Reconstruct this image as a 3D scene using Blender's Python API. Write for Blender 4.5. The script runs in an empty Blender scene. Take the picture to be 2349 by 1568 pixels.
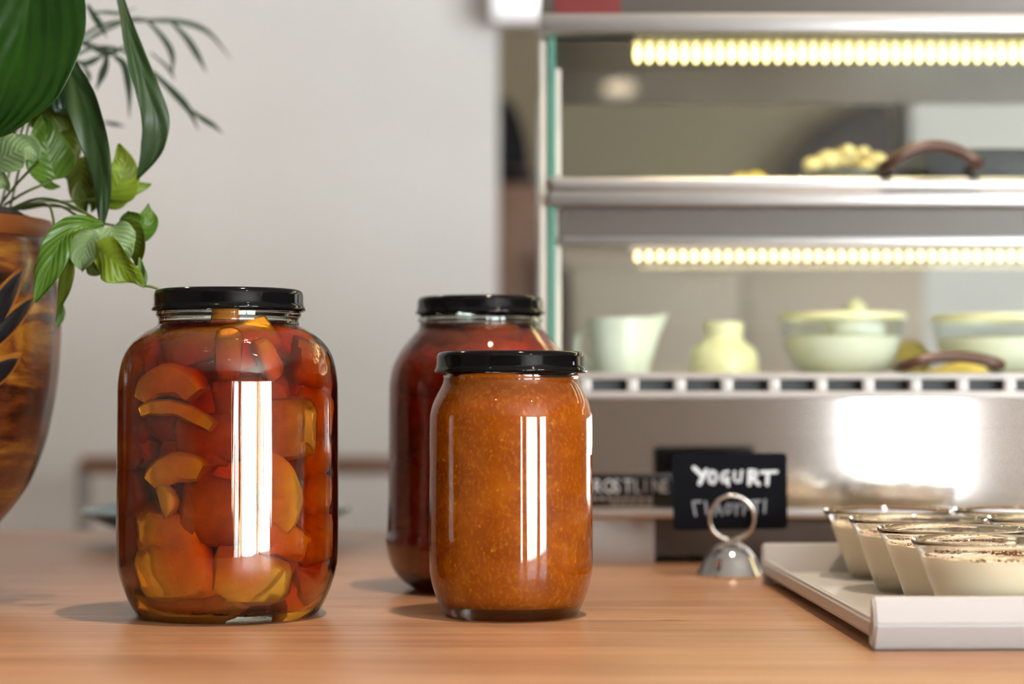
import bpy, bmesh, math, random
from mathutils import Vector, Matrix, noise as mnoise

# ------------------------------------------------------------------ camera, world, exposure
sc = bpy.context.scene
COL = sc.collection
F = 4680.0            # focal length in pixels of the 2349 px wide frame
CX, CY, HZ = 1174.5, 784.0, 900.0
CAMZ = 0.119          # eye height above the counter top (z = 0)
PITCH = math.atan((HZ - CY) / F)

cam_d = bpy.data.cameras.new('camera')
cam_d.sensor_width = 36.0
cam_d.lens = 36.0 * F / 2349.0
cam_d.clip_start = 0.02
cam_d.clip_end = 60
cam_d.dof.use_dof = True
cam_d.dof.focus_distance = 1.052
cam_d.dof.aperture_fstop = 4.9
cam = bpy.data.objects.new('camera', cam_d)
COL.objects.link(cam)
cam.location = (0, 0, CAMZ)
cam.rotation_euler = (math.pi / 2 + PITCH, 0, 0)
sc.camera = cam

SKY = 27.0
world = bpy.data.worlds.new('overcast_sky')
sc.world = world
world.use_nodes = True
wb = world.node_tree.nodes['Background']
wb.inputs[0].default_value = (0.96, 0.975, 1.0, 1)
wb.inputs[1].default_value = SKY

sc.view_settings.view_transform = 'Standard'
sc.view_settings.look = 'None'
sc.view_settings.gamma = 1.0
sc.view_settings.use_curve_mapping = False
sc.view_settings.exposure = -0.05

cy = sc.cycles
cy.max_bounces = 14
cy.diffuse_bounces = 4
cy.glossy_bounces = 5
cy.transmission_bounces = 13
cy.transparent_max_bounces = 24
cy.volume_bounces = 0
cy.use_light_tree = False
cy.sample_clamp_indirect = 40.0
cy.blur_glossy = 0.3
cy.caustics_reflective = True
cy.caustics_refractive = True

# windows behind the photographer: (plane, lo, hi, z0, z1)
ROOM_X0, ROOM_X1, ROOM_Y0, ROOM_Y1 = -3.0, 4.0, -4.0, 4.7
FLOOR_Z, CEIL_Z = -0.92, 1.80
WIN_Z0, WIN_Z1 = -0.80, 1.25
WINDOWS = [('front', 1.16, 1.50), ('front', 2.0, 3.80), ('right', -3.7, -2.2)]

def portal(kind, a, b):
    ld = bpy.data.lights.new('window_portal', 'AREA')
    ld.shape = 'RECTANGLE'
    ld.size, ld.size_y = b - a, WIN_Z1 - WIN_Z0
    ld.cycles.is_portal = True
    o = bpy.data.objects.new('window_portal', ld)
    COL.objects.link(o)
    m, zc = (a + b) / 2, (WIN_Z0 + WIN_Z1) / 2
    if kind == 'front':
        o.location = (m, ROOM_Y0 - 0.02, zc)
        o.rotation_euler = (math.pi / 2, 0, 0)
        o.rotation_euler = Vector((0, 1, 0)).to_track_quat('-Z', 'Y').to_euler()
    else:
        o.location = (ROOM_X1 + 0.02, m, zc)
        o.rotation_euler = Vector((-1, 0, 0)).to_track_quat('-Z', 'Y').to_euler()
for w in WINDOWS:
    portal(*w)

# ------------------------------------------------------------------ helpers
R = random.Random(7)

def P(px, py, D):
    """world point seen at pixel (px, py) of the 2349x1568 photograph, D metres in front of the camera along +Y"""
    u, v = (px - CX) / F, (CY - py) / F
    d = Vector((u, math.cos(PITCH) - v * math.sin(PITCH), math.sin(PITCH) + v * math.cos(PITCH)))
    d *= D / d.y
    return Vector((0, 0, CAMZ)) + d

def XZ(px, py, D):
    p = P(px, py, D)
    return p.x, p.z

def tag(o, label=None, cat=None, group=None, kind=None):
    if label: o['label'] = label
    if cat: o['category'] = cat
    if group: o['group'] = group
    if kind: o['kind'] = kind
    return o

def empty(name, loc=(0, 0, 0), rz=0.0):
    o = bpy.data.objects.new(name, None)
    o.empty_display_size = 0.02
    o.location = loc
    o.rotation_euler = (0, 0, rz)
    COL.objects.link(o)
    return o

def mesh_obj(name, me, mat=None, parent=None, loc=(0, 0, 0), smooth=True, rot=None):
    o = bpy.data.objects.new(name, me)
    COL.objects.link(o)
    if mat is not None and len(me.materials) == 0:
        me.materials.append(mat)
    if smooth:
        me.polygons.foreach_set('use_smooth', [True] * len(me.polygons))
    o.location = loc
    if rot: o.rotation_euler = rot
    if parent is not None: o.parent = parent
    return o

def from_py(name, V, Fc, mat=None, parent=None, loc=(0, 0, 0), smooth=True, rot=None):
    me = bpy.data.meshes.new(name)
    me.from_pydata([tuple(v) for v in V], [], Fc)
    me.validate(); me.update()
    return mesh_obj(name, me, mat, parent, loc, smooth, rot)

def from_bm(name, bm, mat=None, parent=None, loc=(0, 0, 0), smooth=False, rot=None):
    bmesh.ops.recalc_face_normals(bm, faces=bm.faces)
    me = bpy.data.meshes.new(name)
    bm.to_mesh(me); bm.free(); me.update()
    return mesh_obj(name, me, mat, parent, loc, smooth, rot)

def bm_box(bm, lo, hi, bev=0.0, seg=2):
    lo, hi = Vector(lo), Vector(hi)
    r = bmesh.ops.create_cube(bm, size=1.0)
    vs = r['verts']
    for v in vs:
        v.co = Vector([(lo[i] + hi[i]) / 2 + v.co[i] * (hi[i] - lo[i]) for i in range(3)])
    if bev > 0:
        es = list({e for v in vs for e in v.link_edges})
        bmesh.ops.bevel(bm, geom=es, offset=bev, segments=seg, affect='EDGES', profile=0.5)

def box(name, lo, hi, mat, parent=None, bev=0.0, seg=2, loc=(0, 0, 0), rot=None):
    bm = bmesh.new()
    bm_box(bm, lo, hi, bev, seg)
    o = from_bm(name, bm, mat, parent, loc, False, rot)
    if bev > 0:
        shade_auto(o)
    return o

def shade_auto(o, deg=40):
    me = o.data
    me.polygons.foreach_set('use_smooth', [True] * len(me.polygons))
    try:
        me.set_sharp_from_angle(angle=math.radians(deg))
    except Exception:
        pass

def lathe(name, prof, mat, parent=None, loc=(0, 0, 0), n=64, closed=False, mod=None, smooth=True, sharp=50):
    """revolve (r, z) points about z; r = 0 ends close; closed = the profile is a loop"""
    V, Fc, rings = [], [], []
    for (r, z) in prof:
        if r < 1e-7:
            rings.append([len(V)]); V.append((0, 0, z))
        else:
            ring = []
            for k in range(n):
                a = 2 * math.pi * k / n
                rr, zz = (r, z) if mod is None else mod(r, z, a)
                ring.append(len(V)); V.append((rr * math.cos(a), rr * math.sin(a), zz))
            rings.append(ring)
    idx = list(range(len(rings)))
    pairs = list(zip(idx[:-1], idx[1:]))
    if closed: pairs.append((idx[-1], 0))
    for a, b in pairs:
        A, B = rings[a], rings[b]
        if len(A) == 1 and len(B) == 1: continue
        for k in range(n):
            k2 = (k + 1) % n
            if len(A) == 1: Fc.append((A[0], B[k2], B[k]))
            elif len(B) == 1: Fc.append((A[k], A[k2], B[0]))
            else: Fc.append((A[k], A[k2], B[k2], B[k]))
    bm = bmesh.new()
    vs = [bm.verts.new(v) for v in V]
    for f in Fc:
        try: bm.faces.new([vs[i] for i in f])
        except ValueError: pass
    o = from_bm(name, bm, mat, parent, loc, smooth)
    if smooth: shade_auto(o, sharp)
    return o

def catmull(pts, n):
    pts = [Vector(p) for p in pts]
    if len(pts) == 2:
        return [pts[0].lerp(pts[1], i / (n - 1)) for i in range(n)]
    ext = [pts[0] * 2 - pts[1]] + pts + [pts[-1] * 2 - pts[-2]]
    m = len(pts) - 1
    out = []
    for i in range(n):
        t = i / (n - 1) * m
        k = min(int(t), m - 1); f = t - k
        a, b, c, d = ext[k], ext[k + 1], ext[k + 2], ext[k + 3]
        out.append(0.5 * ((2 * b) + (c - a) * f + (2 * a - 5 * b + 4 * c - d) * f * f + (3 * b - a - 3 * c + d) * f ** 3))
    return out

def smooth_prof(pts, n):
    return [(max(v.x, 0.0), v.y) for v in catmull([(r, z, 0) for r, z in pts], n)]

def interp(xs, ys, x):
    if x <= xs[0]: return ys[0]
    for i in range(len(xs) - 1):
        if x <= xs[i + 1]:
            t = (x - xs[i]) / (xs[i + 1] - xs[i])
            return ys[i] + (ys[i + 1] - ys[i]) * t
    return ys[-1]

def tube_bm(bm, pts, rad, sides=8, cap=True):
    pts = [Vector(p) for p in pts]
    n = len(pts)
    rads = rad if isinstance(rad, (list, tuple)) else [rad] * n
    rings, up = [], None
    for i in range(n):
        t = (pts[min(i + 1, n - 1)] - pts[max(i - 1, 0)]).normalized()
        if up is None:
            up = Vector((0, 0, 1)) if abs(t.z) < 0.9 else Vector((1, 0, 0))
        side = t.cross(up).normalized()
        up = side.cross(t).normalized()
        rings.append([bm.verts.new(pts[i] + (side * math.cos(2 * math.pi * k / sides) + up * math.sin(2 * math.pi * k / sides)) * rads[i]) for k in range(sides)])
    for i in range(n - 1):
        for k in range(sides):
            bm.faces.new((rings[i][k], rings[i][(k + 1) % sides], rings[i + 1][(k + 1) % sides], rings[i + 1][k]))
    if cap:
        bm.faces.new(rings[0]); bm.faces.new(rings[-1])

def tube(name, pts, rad, mat, parent=None, sides=8, loc=(0, 0, 0)):
    bm = bmesh.new()
    tube_bm(bm, pts, rad, sides)
    o = from_bm(name, bm, mat, parent, loc, True)
    shade_auto(o, 60)
    return o

# ------------------------------------------------------------------ materials
def new_mat(name):
    m = bpy.data.materials.new(name)
    m.use_nodes = True
    nt = m.node_tree
    return m, nt, nt.nodes['Principled BSDF'], nt.nodes['Material Output']

def pm(name, col, rough=0.5, metal=0.0, spec=0.5, **kw):
    m, nt, b, o = new_mat(name)
    b.inputs['Base Color'].default_value = (*col, 1)
    b.inputs['Roughness'].default_value = rough
    b.inputs['Metallic'].default_value = metal
    b.inputs['Specular IOR Level'].default_value = spec
    for k, v in kw.items():
        b.inputs[k.replace('_', ' ')].default_value = v
    return m

def node(nt, typ, **kw):
    n = nt.nodes.new(typ)
    for k, v in kw.items():
        setattr(n, k, v)
    return n

def coords(nt, scale=(1, 1, 1), kind='Object', rot=(0, 0, 0)):
    tc = node(nt, 'ShaderNodeTexCoord')
    mp = node(nt, 'ShaderNodeMapping')
    mp.inputs['Scale'].default_value = scale
    mp.inputs['Rotation'].default_value = rot
    nt.links.new(tc.outputs[kind], mp.inputs['Vector'])
    return mp.outputs['Vector']

def noise_tex(nt, vec, scale, detail=4, rough=0.55, dist=0.0):
    n = node(nt, 'ShaderNodeTexNoise')
    n.inputs['Scale'].default_value = scale
    n.inputs['Detail'].default_value = detail
    n.inputs['Roughness'].default_value = rough
    n.inputs['Distortion'].default_value = dist
    nt.links.new(vec, n.inputs['Vector'])
    return n.outputs['Fac']

def ramp(nt, fac, stops):
    r = node(nt, 'ShaderNodeValToRGB')
    e = r.color_ramp.elements
    while len(e) < len(stops): e.new(0.5)
    for el, (p, c) in zip(e, stops):
        el.position = p
        el.color = (*c, 1) if len(c) == 3 else c
    nt.links.new(fac, r.inputs['Fac'])
    return r.outputs['Color']

def bump(nt, b, height, strength, dist=0.001):
    bp = node(nt, 'ShaderNodeBump')
    bp.inputs['Strength'].default_value = strength
    bp.inputs['Distance'].default_value = dist
    nt.links.new(height, bp.inputs['Height'])
    nt.links.new(bp.outputs['Normal'], b.inputs['Normal'])
    return bp

def mixc(nt, fac, a, b, blend='MIX'):
    m = node(nt, 'ShaderNodeMix', data_type='RGBA', blend_type=blend)
    for sock, v in ((m.inputs[0], fac), (m.inputs[6], a), (m.inputs[7], b)):
        if hasattr(v, 'is_output'): nt.links.new(v, sock)
        elif isinstance(v, (int, float)): sock.default_value = v
        else: sock.default_value = (*v, 1)
    return m.outputs[2]

M = {}
# painted walls
def wall_mat(name, col):
    m, nt, b, o = new_mat(name)
    f = noise_tex(nt, coords(nt), 6, 3)
    nt.links.new(ramp(nt, f, [(0.3, tuple(c * 0.97 for c in col)), (0.7, col)]), b.inputs['Base Color'])
    b.inputs['Roughness'].default_value = 0.7
    return m
M['white_wall'] = wall_mat('white_paint', (0.745, 0.725, 0.717))
M['taupe_wall'] = wall_mat('taupe_paint', (0.27, 0.21, 0.13))
M['room_wall'] = wall_mat('cream_paint', (0.215, 0.175, 0.145))
M['ceiling'] = wall_mat('ceiling_paint', (0.62, 0.60, 0.58))

# laminate counter: straight grain along x
def wood_mat(name, dark, mid, light, rough=0.38, sc_=1.0, axis='x'):
    m, nt, b, o = new_mat(name)
    s = (1.6, 22, 22) if axis == 'x' else (22, 22, 1.6)
    v = coords(nt, tuple(k * sc_ for k in s))
    f1 = noise_tex(nt, v, 1.3, 6, 0.6, 0.4)
    v2 = coords(nt, tuple(k * sc_ for k in ((5, 160, 160) if axis == 'x' else (160, 160, 5))))
    f2 = noise_tex(nt, v2, 1.6, 4, 0.6)
    c1 = ramp(nt, f1, [(0.28, dark), (0.5, mid), (0.72, light)])
    c2 = ramp(nt, f2, [(0.3, (0.60, 0.57, 0.55)), (0.62, (1, 1, 1))])
    col = mixc(nt, 1.0, c1, c2, 'MULTIPLY')
    nt.links.new(col, b.inputs['Base Color'])
    b.inputs['Roughness'].default_value = rough
    b.inputs['Specular IOR Level'].default_value = 0.5
    bump(nt, b, f2, 0.12, 0.0004)
    return m, nt, b, col
M['counter'], cnt, cb, ccol = wood_mat('oak_laminate', (0.335, 0.165, 0.085), (0.425, 0.225, 0.122), (0.50, 0.285, 0.162), 0.36)
# a dark dent in the laminate beside the jam jar
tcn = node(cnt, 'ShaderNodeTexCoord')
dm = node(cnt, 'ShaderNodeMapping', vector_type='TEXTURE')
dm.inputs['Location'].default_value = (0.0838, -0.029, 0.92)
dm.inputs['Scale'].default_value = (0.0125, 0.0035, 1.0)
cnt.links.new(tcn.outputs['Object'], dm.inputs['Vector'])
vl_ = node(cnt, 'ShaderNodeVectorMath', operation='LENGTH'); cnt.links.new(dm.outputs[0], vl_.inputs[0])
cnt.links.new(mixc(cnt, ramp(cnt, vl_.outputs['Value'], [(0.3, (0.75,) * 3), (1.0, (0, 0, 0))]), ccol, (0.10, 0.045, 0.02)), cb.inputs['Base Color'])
M['rail_wood'] = wood_mat('brown_wood', (0.20, 0.10, 0.06), (0.27, 0.145, 0.095), (0.33, 0.19, 0.13), 0.5)[0]
M['cabinet_wood'] = wood_mat('warm_wood', (0.22, 0.11, 0.06), (0.27, 0.145, 0.085), (0.32, 0.18, 0.11), 0.5, axis='z')[0]
M['floor_wood'] = wood_mat('floor_wood', (0.36, 0.27, 0.21), (0.44, 0.34, 0.27), (0.52, 0.41, 0.33), 0.45, 0.4)[0]

def glass_mat(name, col=(1, 1, 1), ior=1.5, rough=0.0, vol=None, ripple=None):
    m, nt, b, o = new_mat(name)
    nt.nodes.remove(b)
    g = node(nt, 'ShaderNodeBsdfGlass')
    g.inputs['Color'].default_value = (*col, 1)
    g.inputs['IOR'].default_value = ior
    g.inputs['Roughness'].default_value = rough
    nt.links.new(g.outputs[0], o.inputs['Surface'])
    if vol:
        va = node(nt, 'ShaderNodeVolumeAbsorption')
        va.inputs['Color'].default_value = (*vol[0], 1)
        va.inputs['Density'].default_value = vol[1]
        nt.links.new(va.outputs[0], o.inputs['Volume'])
    if ripple:
        s, strength, dist = ripple
        f = noise_tex(nt, coords(nt, s), 1.0, 2, 0.5)
        bp = node(nt, 'ShaderNodeBump')
        bp.inputs['Strength'].default_value = strength
        bp.inputs['Distance'].default_value = dist
        nt.links.new(f, bp.inputs['Height'])
        nt.links.new(bp.outputs['Normal'], g.inputs['Normal'])
    return m
M['jar_glass'] = glass_mat('jar_glass', (0.97, 0.99, 0.97), 1.5, ripple=((170, 170, 3.0), 1.0, 0.00032))
M['jar_glass_plain'] = glass_mat('jar_glass_smooth', (0.97, 0.99, 0.97), 1.5, ripple=((60, 60, 4.0), 1.0, 0.00022))
M['syrup'] = glass_mat('amber_syrup', (1, 1, 1), 1.40, vol=((0.94, 0.62, 0.0), 370))
M['red_syrup'] = glass_mat('red_syrup', (1, 1, 1), 1.40, vol=((0.935, 0.55, 0.0), 260))

def pane_mat(name, tint=(0.97, 0.99, 0.98), ior=1.5):
    m, nt, b, o = new_mat(name)
    nt.nodes.remove(b)
    t = node(nt, 'ShaderNodeBsdfTransparent'); t.inputs[0].default_value = (*tint, 1)
    g = node(nt, 'ShaderNodeBsdfGlossy'); g.inputs['Roughness'].default_value = 0.02
    f0 = ((ior - 1) / (ior + 1)) ** 2
    lw = node(nt, 'ShaderNodeLayerWeight'); lw.inputs[0].default_value = 0.5
    pw = node(nt, 'ShaderNodeMath', operation='POWER'); pw.inputs[1].default_value = 5.0
    ma = node(nt, 'ShaderNodeMath', operation='MULTIPLY_ADD'); ma.inputs[1].default_value = 1 - f0; ma.inputs[2].default_value = f0
    nt.links.new(lw.outputs['Facing'], pw.inputs[0]); nt.links.new(pw.outputs[0], ma.inputs[0])
    mx = node(nt, 'ShaderNodeMixShader')
    nt.links.new(ma.outputs[0], mx.inputs[0])
    nt.links.new(t.outputs[0], mx.inputs[1])
    nt.links.new(g.outputs[0], mx.inputs[2])
    nt.links.new(mx.outputs[0], o.inputs['Surface'])
    return m
M['pane'] = pane_mat('clear_pane', ior=1.32)
M['green_pane'] = pane_mat('side_pane', (0.90, 0.97, 0.94))
M['bowl_glass'] = glass_mat('bowl_glass', (0.99, 0.995, 0.99), 1.45)
M['thin_glass'] = pane_mat('thin_glassware', (0.96, 0.98, 0.97), 1.4)
M['green_edge'] = pm('green_glass_edge', (0.085, 0.235, 0.175), 0.25, 0, 0.5)
M['pale_edge'] = pm('pale_edge_trim', (0.62, 0.58, 0.52), 0.35)

def steel(name, col, rough, streak=0.0):
    m, nt, b, o = new_mat(name)
    b.inputs['Base Color'].default_value = (*col, 1)
    b.inputs['Metallic'].default_value = 1.0
    f = noise_tex(nt, coords(nt, (2, 60, 400)), 1.0, 3)
    r = node(nt, 'ShaderNodeMapRange')
    r.inputs['To Min'].default_value = rough * 0.85
    r.inputs['To Max'].default_value = rough * 1.15
    nt.links.new(f, r.inputs['Value'])
    nt.links.new(r.outputs[0], b.inputs['Roughness'])
    return m
M['steel'] = steel('brushed_steel', (0.68, 0.635, 0.61), 0.07)
M['steel_trim'] = steel('satin_trim', (0.56, 0.55, 0.55), 0.36)
M['steel_dark'] = steel('dark_steel', (0.36, 0.33, 0.30), 0.3)
M['housing'] = pm('dark_housing', (0.085, 0.066, 0.052), 0.35)
M['plinth_brown'] = pm('brown_plinth', (0.085, 0.060, 0.046), 0.5)
M['fascia'] = pm('grey_fascia', (0.105, 0.092, 0.08), 0.4, 0.2)
M['vent_metal'] = pm('matt_vent_metal', (0.44, 0.42, 0.405), 0.5, 0.5)
M['chrome'] = pm('chrome', (0.72, 0.71, 0.69), 0.05, 1.0)
M['chrome_soft'] = pm('ring_metal', (0.78, 0.76, 0.72), 0.16, 1.0)
M['black_gloss'] = pm('black_enamel', (0.0025, 0.0025, 0.003), 0.07, 0.0, 0.27)
M['black_plastic'] = pm('black_plastic', (0.005, 0.005, 0.006), 0.45, 0, 0.12)
M['slot_dark'] = pm('painted_slot_shade', (0.035, 0.04, 0.042), 0.6)
M['plate_black'] = pm('nameplate_black', (0.006, 0.005, 0.005), 0.22)
M['letter_silver'] = pm('silver_letter', (0.62, 0.62, 0.63), 0.3, 0.6)
M['fine_grey'] = pm('fine_grey', (0.22, 0.2, 0.18), 0.5)
M['red_label'] = pm('red_label', (0.15, 0.014, 0.014), 0.3)
M['chalkboard'] = pm('chalk_card', (0.005, 0.0055, 0.008), 0.6, 0, 0.04)
M['chalk'] = pm('chalk_white', (0.62, 0.66, 0.70), 0.8)
M['chalk_faint'] = pm('chalk_faint', (0.23, 0.245, 0.27), 0.8)
M['melamine'] = pm('white_melamine', (0.465, 0.45, 0.45), 0.28)
M['bronze'] = pm('dark_bronze', (0.085, 0.042, 0.030), 0.3, 0.2)
M['teal_out'] = pm('dark_teal_glaze', (0.055, 0.085, 0.095), 0.25)
M['teal_in'] = pm('blue_teal_glaze', (0.14, 0.24, 0.28), 0.2)
M['grey_metal'] = pm('grey_painted_metal', (0.34, 0.325, 0.32), 0.5)
M['white_plastic'] = pm('white_plastic', (0.85, 0.84, 0.85), 0.35)
M['tan_cabinet'] = pm('tan_laminate', (0.56, 0.45, 0.365), 0.5)
M['dark_cloth'] = pm('dark_brown_cloth', (0.050, 0.036, 0.034), 0.9)
M['cream_ceramic'] = pm('cream_ceramic', (0.84, 0.78, 0.50), 0.3)
M['white_ceramic'] = pm('white_ceramic', (0.84, 0.84, 0.82), 0.3)
M['pale_green_glass'] = pm('pale_green_ceramic', (0.70, 0.72, 0.63), 0.25)
M['lemon'] = pm('lemon_peel', (0.78, 0.60, 0.13), 0.4)
M['butter'] = pm('butter_yellow', (0.85, 0.62, 0.10), 0.5)
M['pastry'] = pm('pale_pastry', (0.80, 0.68, 0.34), 0.55)
M['navy_tray'] = pm('navy_black_tray', (0.010, 0.011, 0.015), 0.45)
M['yolk'] = pm('pale_filling', (0.80, 0.79, 0.70), 0.5)

# yogurt with a dusting of cinnamon on the upper surface
def yogurt_mat():
    m, nt, b, o = new_mat('yogurt')
    v = coords(nt)
    f = noise_tex(nt, coords(nt, (1, 1, 1)), 75, 6, 0.7)
    f2 = noise_tex(nt, v, 900, 2, 0.6)
    geo = node(nt, 'ShaderNodeNewGeometry')
    sep = node(nt, 'ShaderNodeSeparateXYZ')
    nt.links.new(geo.outputs['Normal'], sep.inputs[0])
    up = ramp(nt, sep.outputs['Z'], [(0.75, (0, 0, 0)), (0.92, (1, 1, 1))])
    dust = ramp(nt, f, [(0.46, (0, 0, 0)), (0.56, (1, 1, 1))])
    spk = ramp(nt, f2, [(0.35, (0.45, 0.45, 0.45)), (0.6, (1, 1, 1))])
    k = mixc(nt, 1.0, mixc(nt, 1.0, up, dust, 'MULTIPLY'), spk, 'MULTIPLY')
    nt.links.new(mixc(nt, k, (0.92, 0.81, 0.61), (0.27, 0.10, 0.025)), b.inputs['Base Color'])
    b.inputs['Roughness'].default_value = 0.4
    return m
M['yogurt'] = yogurt_mat()
M['cinnamon'] = pm('ground_cinnamon', (0.14, 0.045, 0.012), 0.9, 0, 0.2)

def jam_mat():
    m, nt, b, o = new_mat('orange_jam')
    v = coords(nt)
    f1 = noise_tex(nt, v, 60, 5, 0.6, 0.3)
    f2 = noise_tex(nt, coords(nt, (1, 1, 0.7)), 520, 3, 0.6)
    vo = node(nt, 'ShaderNodeTexVoronoi'); vo.inputs['Scale'].default_value = 210
    nt.links.new(v, vo.inputs['Vector'])
    base = ramp(nt, f1, [(0.3, (0.33, 0.060, 0.0003)), (0.55, (0.43, 0.094, 0.0006)), (0.75, (0.54, 0.145, 0.0015))])
    fib = ramp(nt, f2, [(0.50, (0, 0, 0)), (0.76, (0.75, 0.75, 0.75))])
    c = mixc(nt, fib, base, (0.66, 0.225, 0.006))
    bits = ramp(nt, vo.outputs['Distance'], [(0.10, (1, 1, 1)), (0.24, (0, 0, 0))])
    gate = ramp(nt, noise_tex(nt, v, 95, 1), [(0.55, (0, 0, 0)), (0.62, (1, 1, 1))])
    c = mixc(nt, mixc(nt, 1.0, bits, gate, 'MULTIPLY'), c, (0.70, 0.25, 0.008))
    nt.links.new(c, b.inputs['Base Color'])
    b.inputs['Roughness'].default_value = 0.5
    b.inputs['Specular IOR Level'].default_value = 0.1
    return m
M['jam'] = jam_mat()

def fruit_mat(name, a, c):
    m, nt, b, o = new_mat(name)
    v = coords(nt)
    f = noise_tex(nt, v, 90, 5, 0.6, 0.4)
    f2 = noise_tex(nt, v, 700, 2, 0.5)
    col = mixc(nt, ramp(nt, f2, [(0.62, (0, 0, 0)), (0.75, (0.5, 0.5, 0.5))]), ramp(nt, f, [(0.3, a), (0.7, c)]), tuple(k * 0.6 for k in a))
    nt.links.new(col, b.inputs['Base Color'])
    b.inputs['Roughness'].default_value = 0.6
    b.inputs['Specular IOR Level'].default_value = 0.1
    return m
M['fruit'] = fruit_mat('candied_fruit', (0.58, 0.195, 0.012), (0.72, 0.29, 0.02))
M['fruit_pale'] = fruit_mat('candied_fruit_pale', (0.60, 0.27, 0.02), (0.70, 0.35, 0.035))
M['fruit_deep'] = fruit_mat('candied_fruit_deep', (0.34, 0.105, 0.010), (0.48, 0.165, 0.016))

M['block_core'] = fruit_mat('blocking_core', (0.45, 0.17, 0.03), (0.70, 0.32, 0.06))
def pot_mat():
    m, nt, b, o = new_mat('brown_yellow_glaze')
    v = coords(nt, (11, 11, 42), rot=(0.12, 0.10, 0))
    f = noise_tex(nt, v, 1.0, 6, 0.62, 0.8)
    f2 = noise_tex(nt, coords(nt, (14, 14, 10)), 1.0, 4, 0.6, 0.5)
    c = ramp(nt, f, [(0.36, (0.006, 0.003, 0.002)), (0.43, (0.055, 0.012, 0.003)), (0.51, (0.12, 0.028, 0.006)), (0.57, (0.25, 0.088, 0.008)), (0.67, (0.36, 0.165, 0.012))])
    c = mixc(nt, ramp(nt, f2, [(0.42, (0, 0, 0)), (0.62, (0.75, 0.75, 0.75))]), c, (0.07, 0.012, 0.004))
    nt.links.new(c, b.inputs['Base Color'])
    b.inputs['Roughness'].default_value = 0.22
    b.inputs['Coat Weight'].default_value = 0.3
    b.inputs['Coat Roughness'].default_value = 0.12
    return m
M['pot'] = pot_mat()
M['pot_rim'] = pm('ochre_glaze', (0.175, 0.050, 0.009), 0.3)
M['pot_black'] = pm('black_glaze_stroke', (0.008, 0.007, 0.009), 0.25)
M['pot_gold'] = pm('gold_glaze_edge', (0.24, 0.082, 0.008), 0.3)
def soil_mat():
    m, nt, b, o = new_mat('potting_soil')
    f = noise_tex(nt, coords(nt), 180, 5, 0.7)
    nt.links.new(ramp(nt, f, [(0.35, (0.004, 0.003, 0.002)), (0.65, (0.05, 0.032, 0.02))]), b.inputs['Base Color'])
    b.inputs['Roughness'].default_value = 0.95
    bump(nt, b, f, 0.8, 0.003)
    return m
M['soil'] = soil_mat()

def leaf_mat(name, dark, light, vein, rough=0.3, trans=0.25, vscale=14.0, vdepth=0.5, vk=-0.35, vy=1.0, bs=0.25):
    m, nt, b, o = new_mat(name)
    tc = node(nt, 'ShaderNodeTexCoord')
    sp = node(nt, 'ShaderNodeSeparateXYZ')
    nt.links.new(tc.outputs['UV'], sp.inputs[0])
    ab = node(nt, 'ShaderNodeMath', operation='ABSOLUTE'); nt.links.new(sp.outputs['X'], ab.inputs[0])
    mu = node(nt, 'ShaderNodeMath', operation='MULTIPLY_ADD')
    nt.links.new(ab.outputs[0], mu.inputs[0]); mu.inputs[1].default_value = vk
    ym = node(nt, 'ShaderNodeMath', operation='MULTIPLY'); nt.links.new(sp.outputs['Y'], ym.inputs[0]); ym.inputs[1].default_value = vy
    nt.links.new(ym.outputs[0], mu.inputs[2])
    s2 = node(nt, 'ShaderNodeMath', operation='MULTIPLY'); nt.links.new(mu.outputs[0], s2.inputs[0]); s2.inputs[1].default_value = vscale * 6.283
    sn = node(nt, 'ShaderNodeMath', operation='SINE'); nt.links.new(s2.outputs[0], sn.inputs[0])
    f = noise_tex(nt, coords(nt), 28, 4)
    base = ramp(nt, f, [(0.32, dark), (0.68, light)])
    vr = ramp(nt, sn.outputs[0], [(0.75, (0, 0, 0)), (1.0, (vdepth,) * 3)])
    mr = ramp(nt, ab.outputs[0], [(0.0, (0.7,) * 3), (0.06, (0, 0, 0))])
    col = mixc(nt, mr, mixc(nt, vr, base, vein), vein)
    nt.links.new(col, b.inputs['Base Color'])
    b.inputs['Roughness'].default_value = rough
    b.inputs['Specular IOR Level'].default_value = 0.45
    bp = bump(nt, b, sn.outputs[0], bs, 0.0012)
    tr = node(nt, 'ShaderNodeBsdfTranslucent')
    nt.links.new(mixc(nt, 1.0, col, (0.9, 1.0, 0.35), 'MULTIPLY'), tr.inputs[0])
    mx = node(nt, 'ShaderNodeMixShader'); mx.inputs[0].default_value = trans
    nt.links.new(b.outputs[0], mx.inputs[1]); nt.links.new(tr.outputs[0], mx.inputs[2])
    nt.links.new(mx.outputs[0], o.inputs['Surface'])
    return m
M['lily'] = leaf_mat('dark_glossy_leaf', (0.0067, 0.0315, 0.0030), (0.0165, 0.0638, 0.0045), (0.0225, 0.0713, 0.0075), 0.24, 0.10, 4, 0.2, 1.0, -0.75, 0.22)
M['lily_deep'] = leaf_mat('deep_green_leaf', (0.006, 0.028, 0.008), (0.012, 0.045, 0.010), (0.02, 0.06, 0.015), 0.35, 0.08, 9, 0.2)  # deep green used on the two smaller broad leaves
M['strap'] = leaf_mat('strap_leaf', (0.0161, 0.0409, 0.0099), (0.0273, 0.0608, 0.0136), (0.0372, 0.0744, 0.0186), 0.46, 0.12, 3, 0.1)
M['lime'] = leaf_mat('lime_leaf', (0.1452, 0.2376, 0.0132), (0.2244, 0.3168, 0.0231), (0.2772, 0.3630, 0.0462), 0.38, 0.3, 8, 0.3)
M['fresh'] = leaf_mat('fresh_green_leaf', (0.0600, 0.1440, 0.0132), (0.1020, 0.2040, 0.0210), (0.1560, 0.2520, 0.0480), 0.32, 0.28, 8, 0.3)
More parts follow.
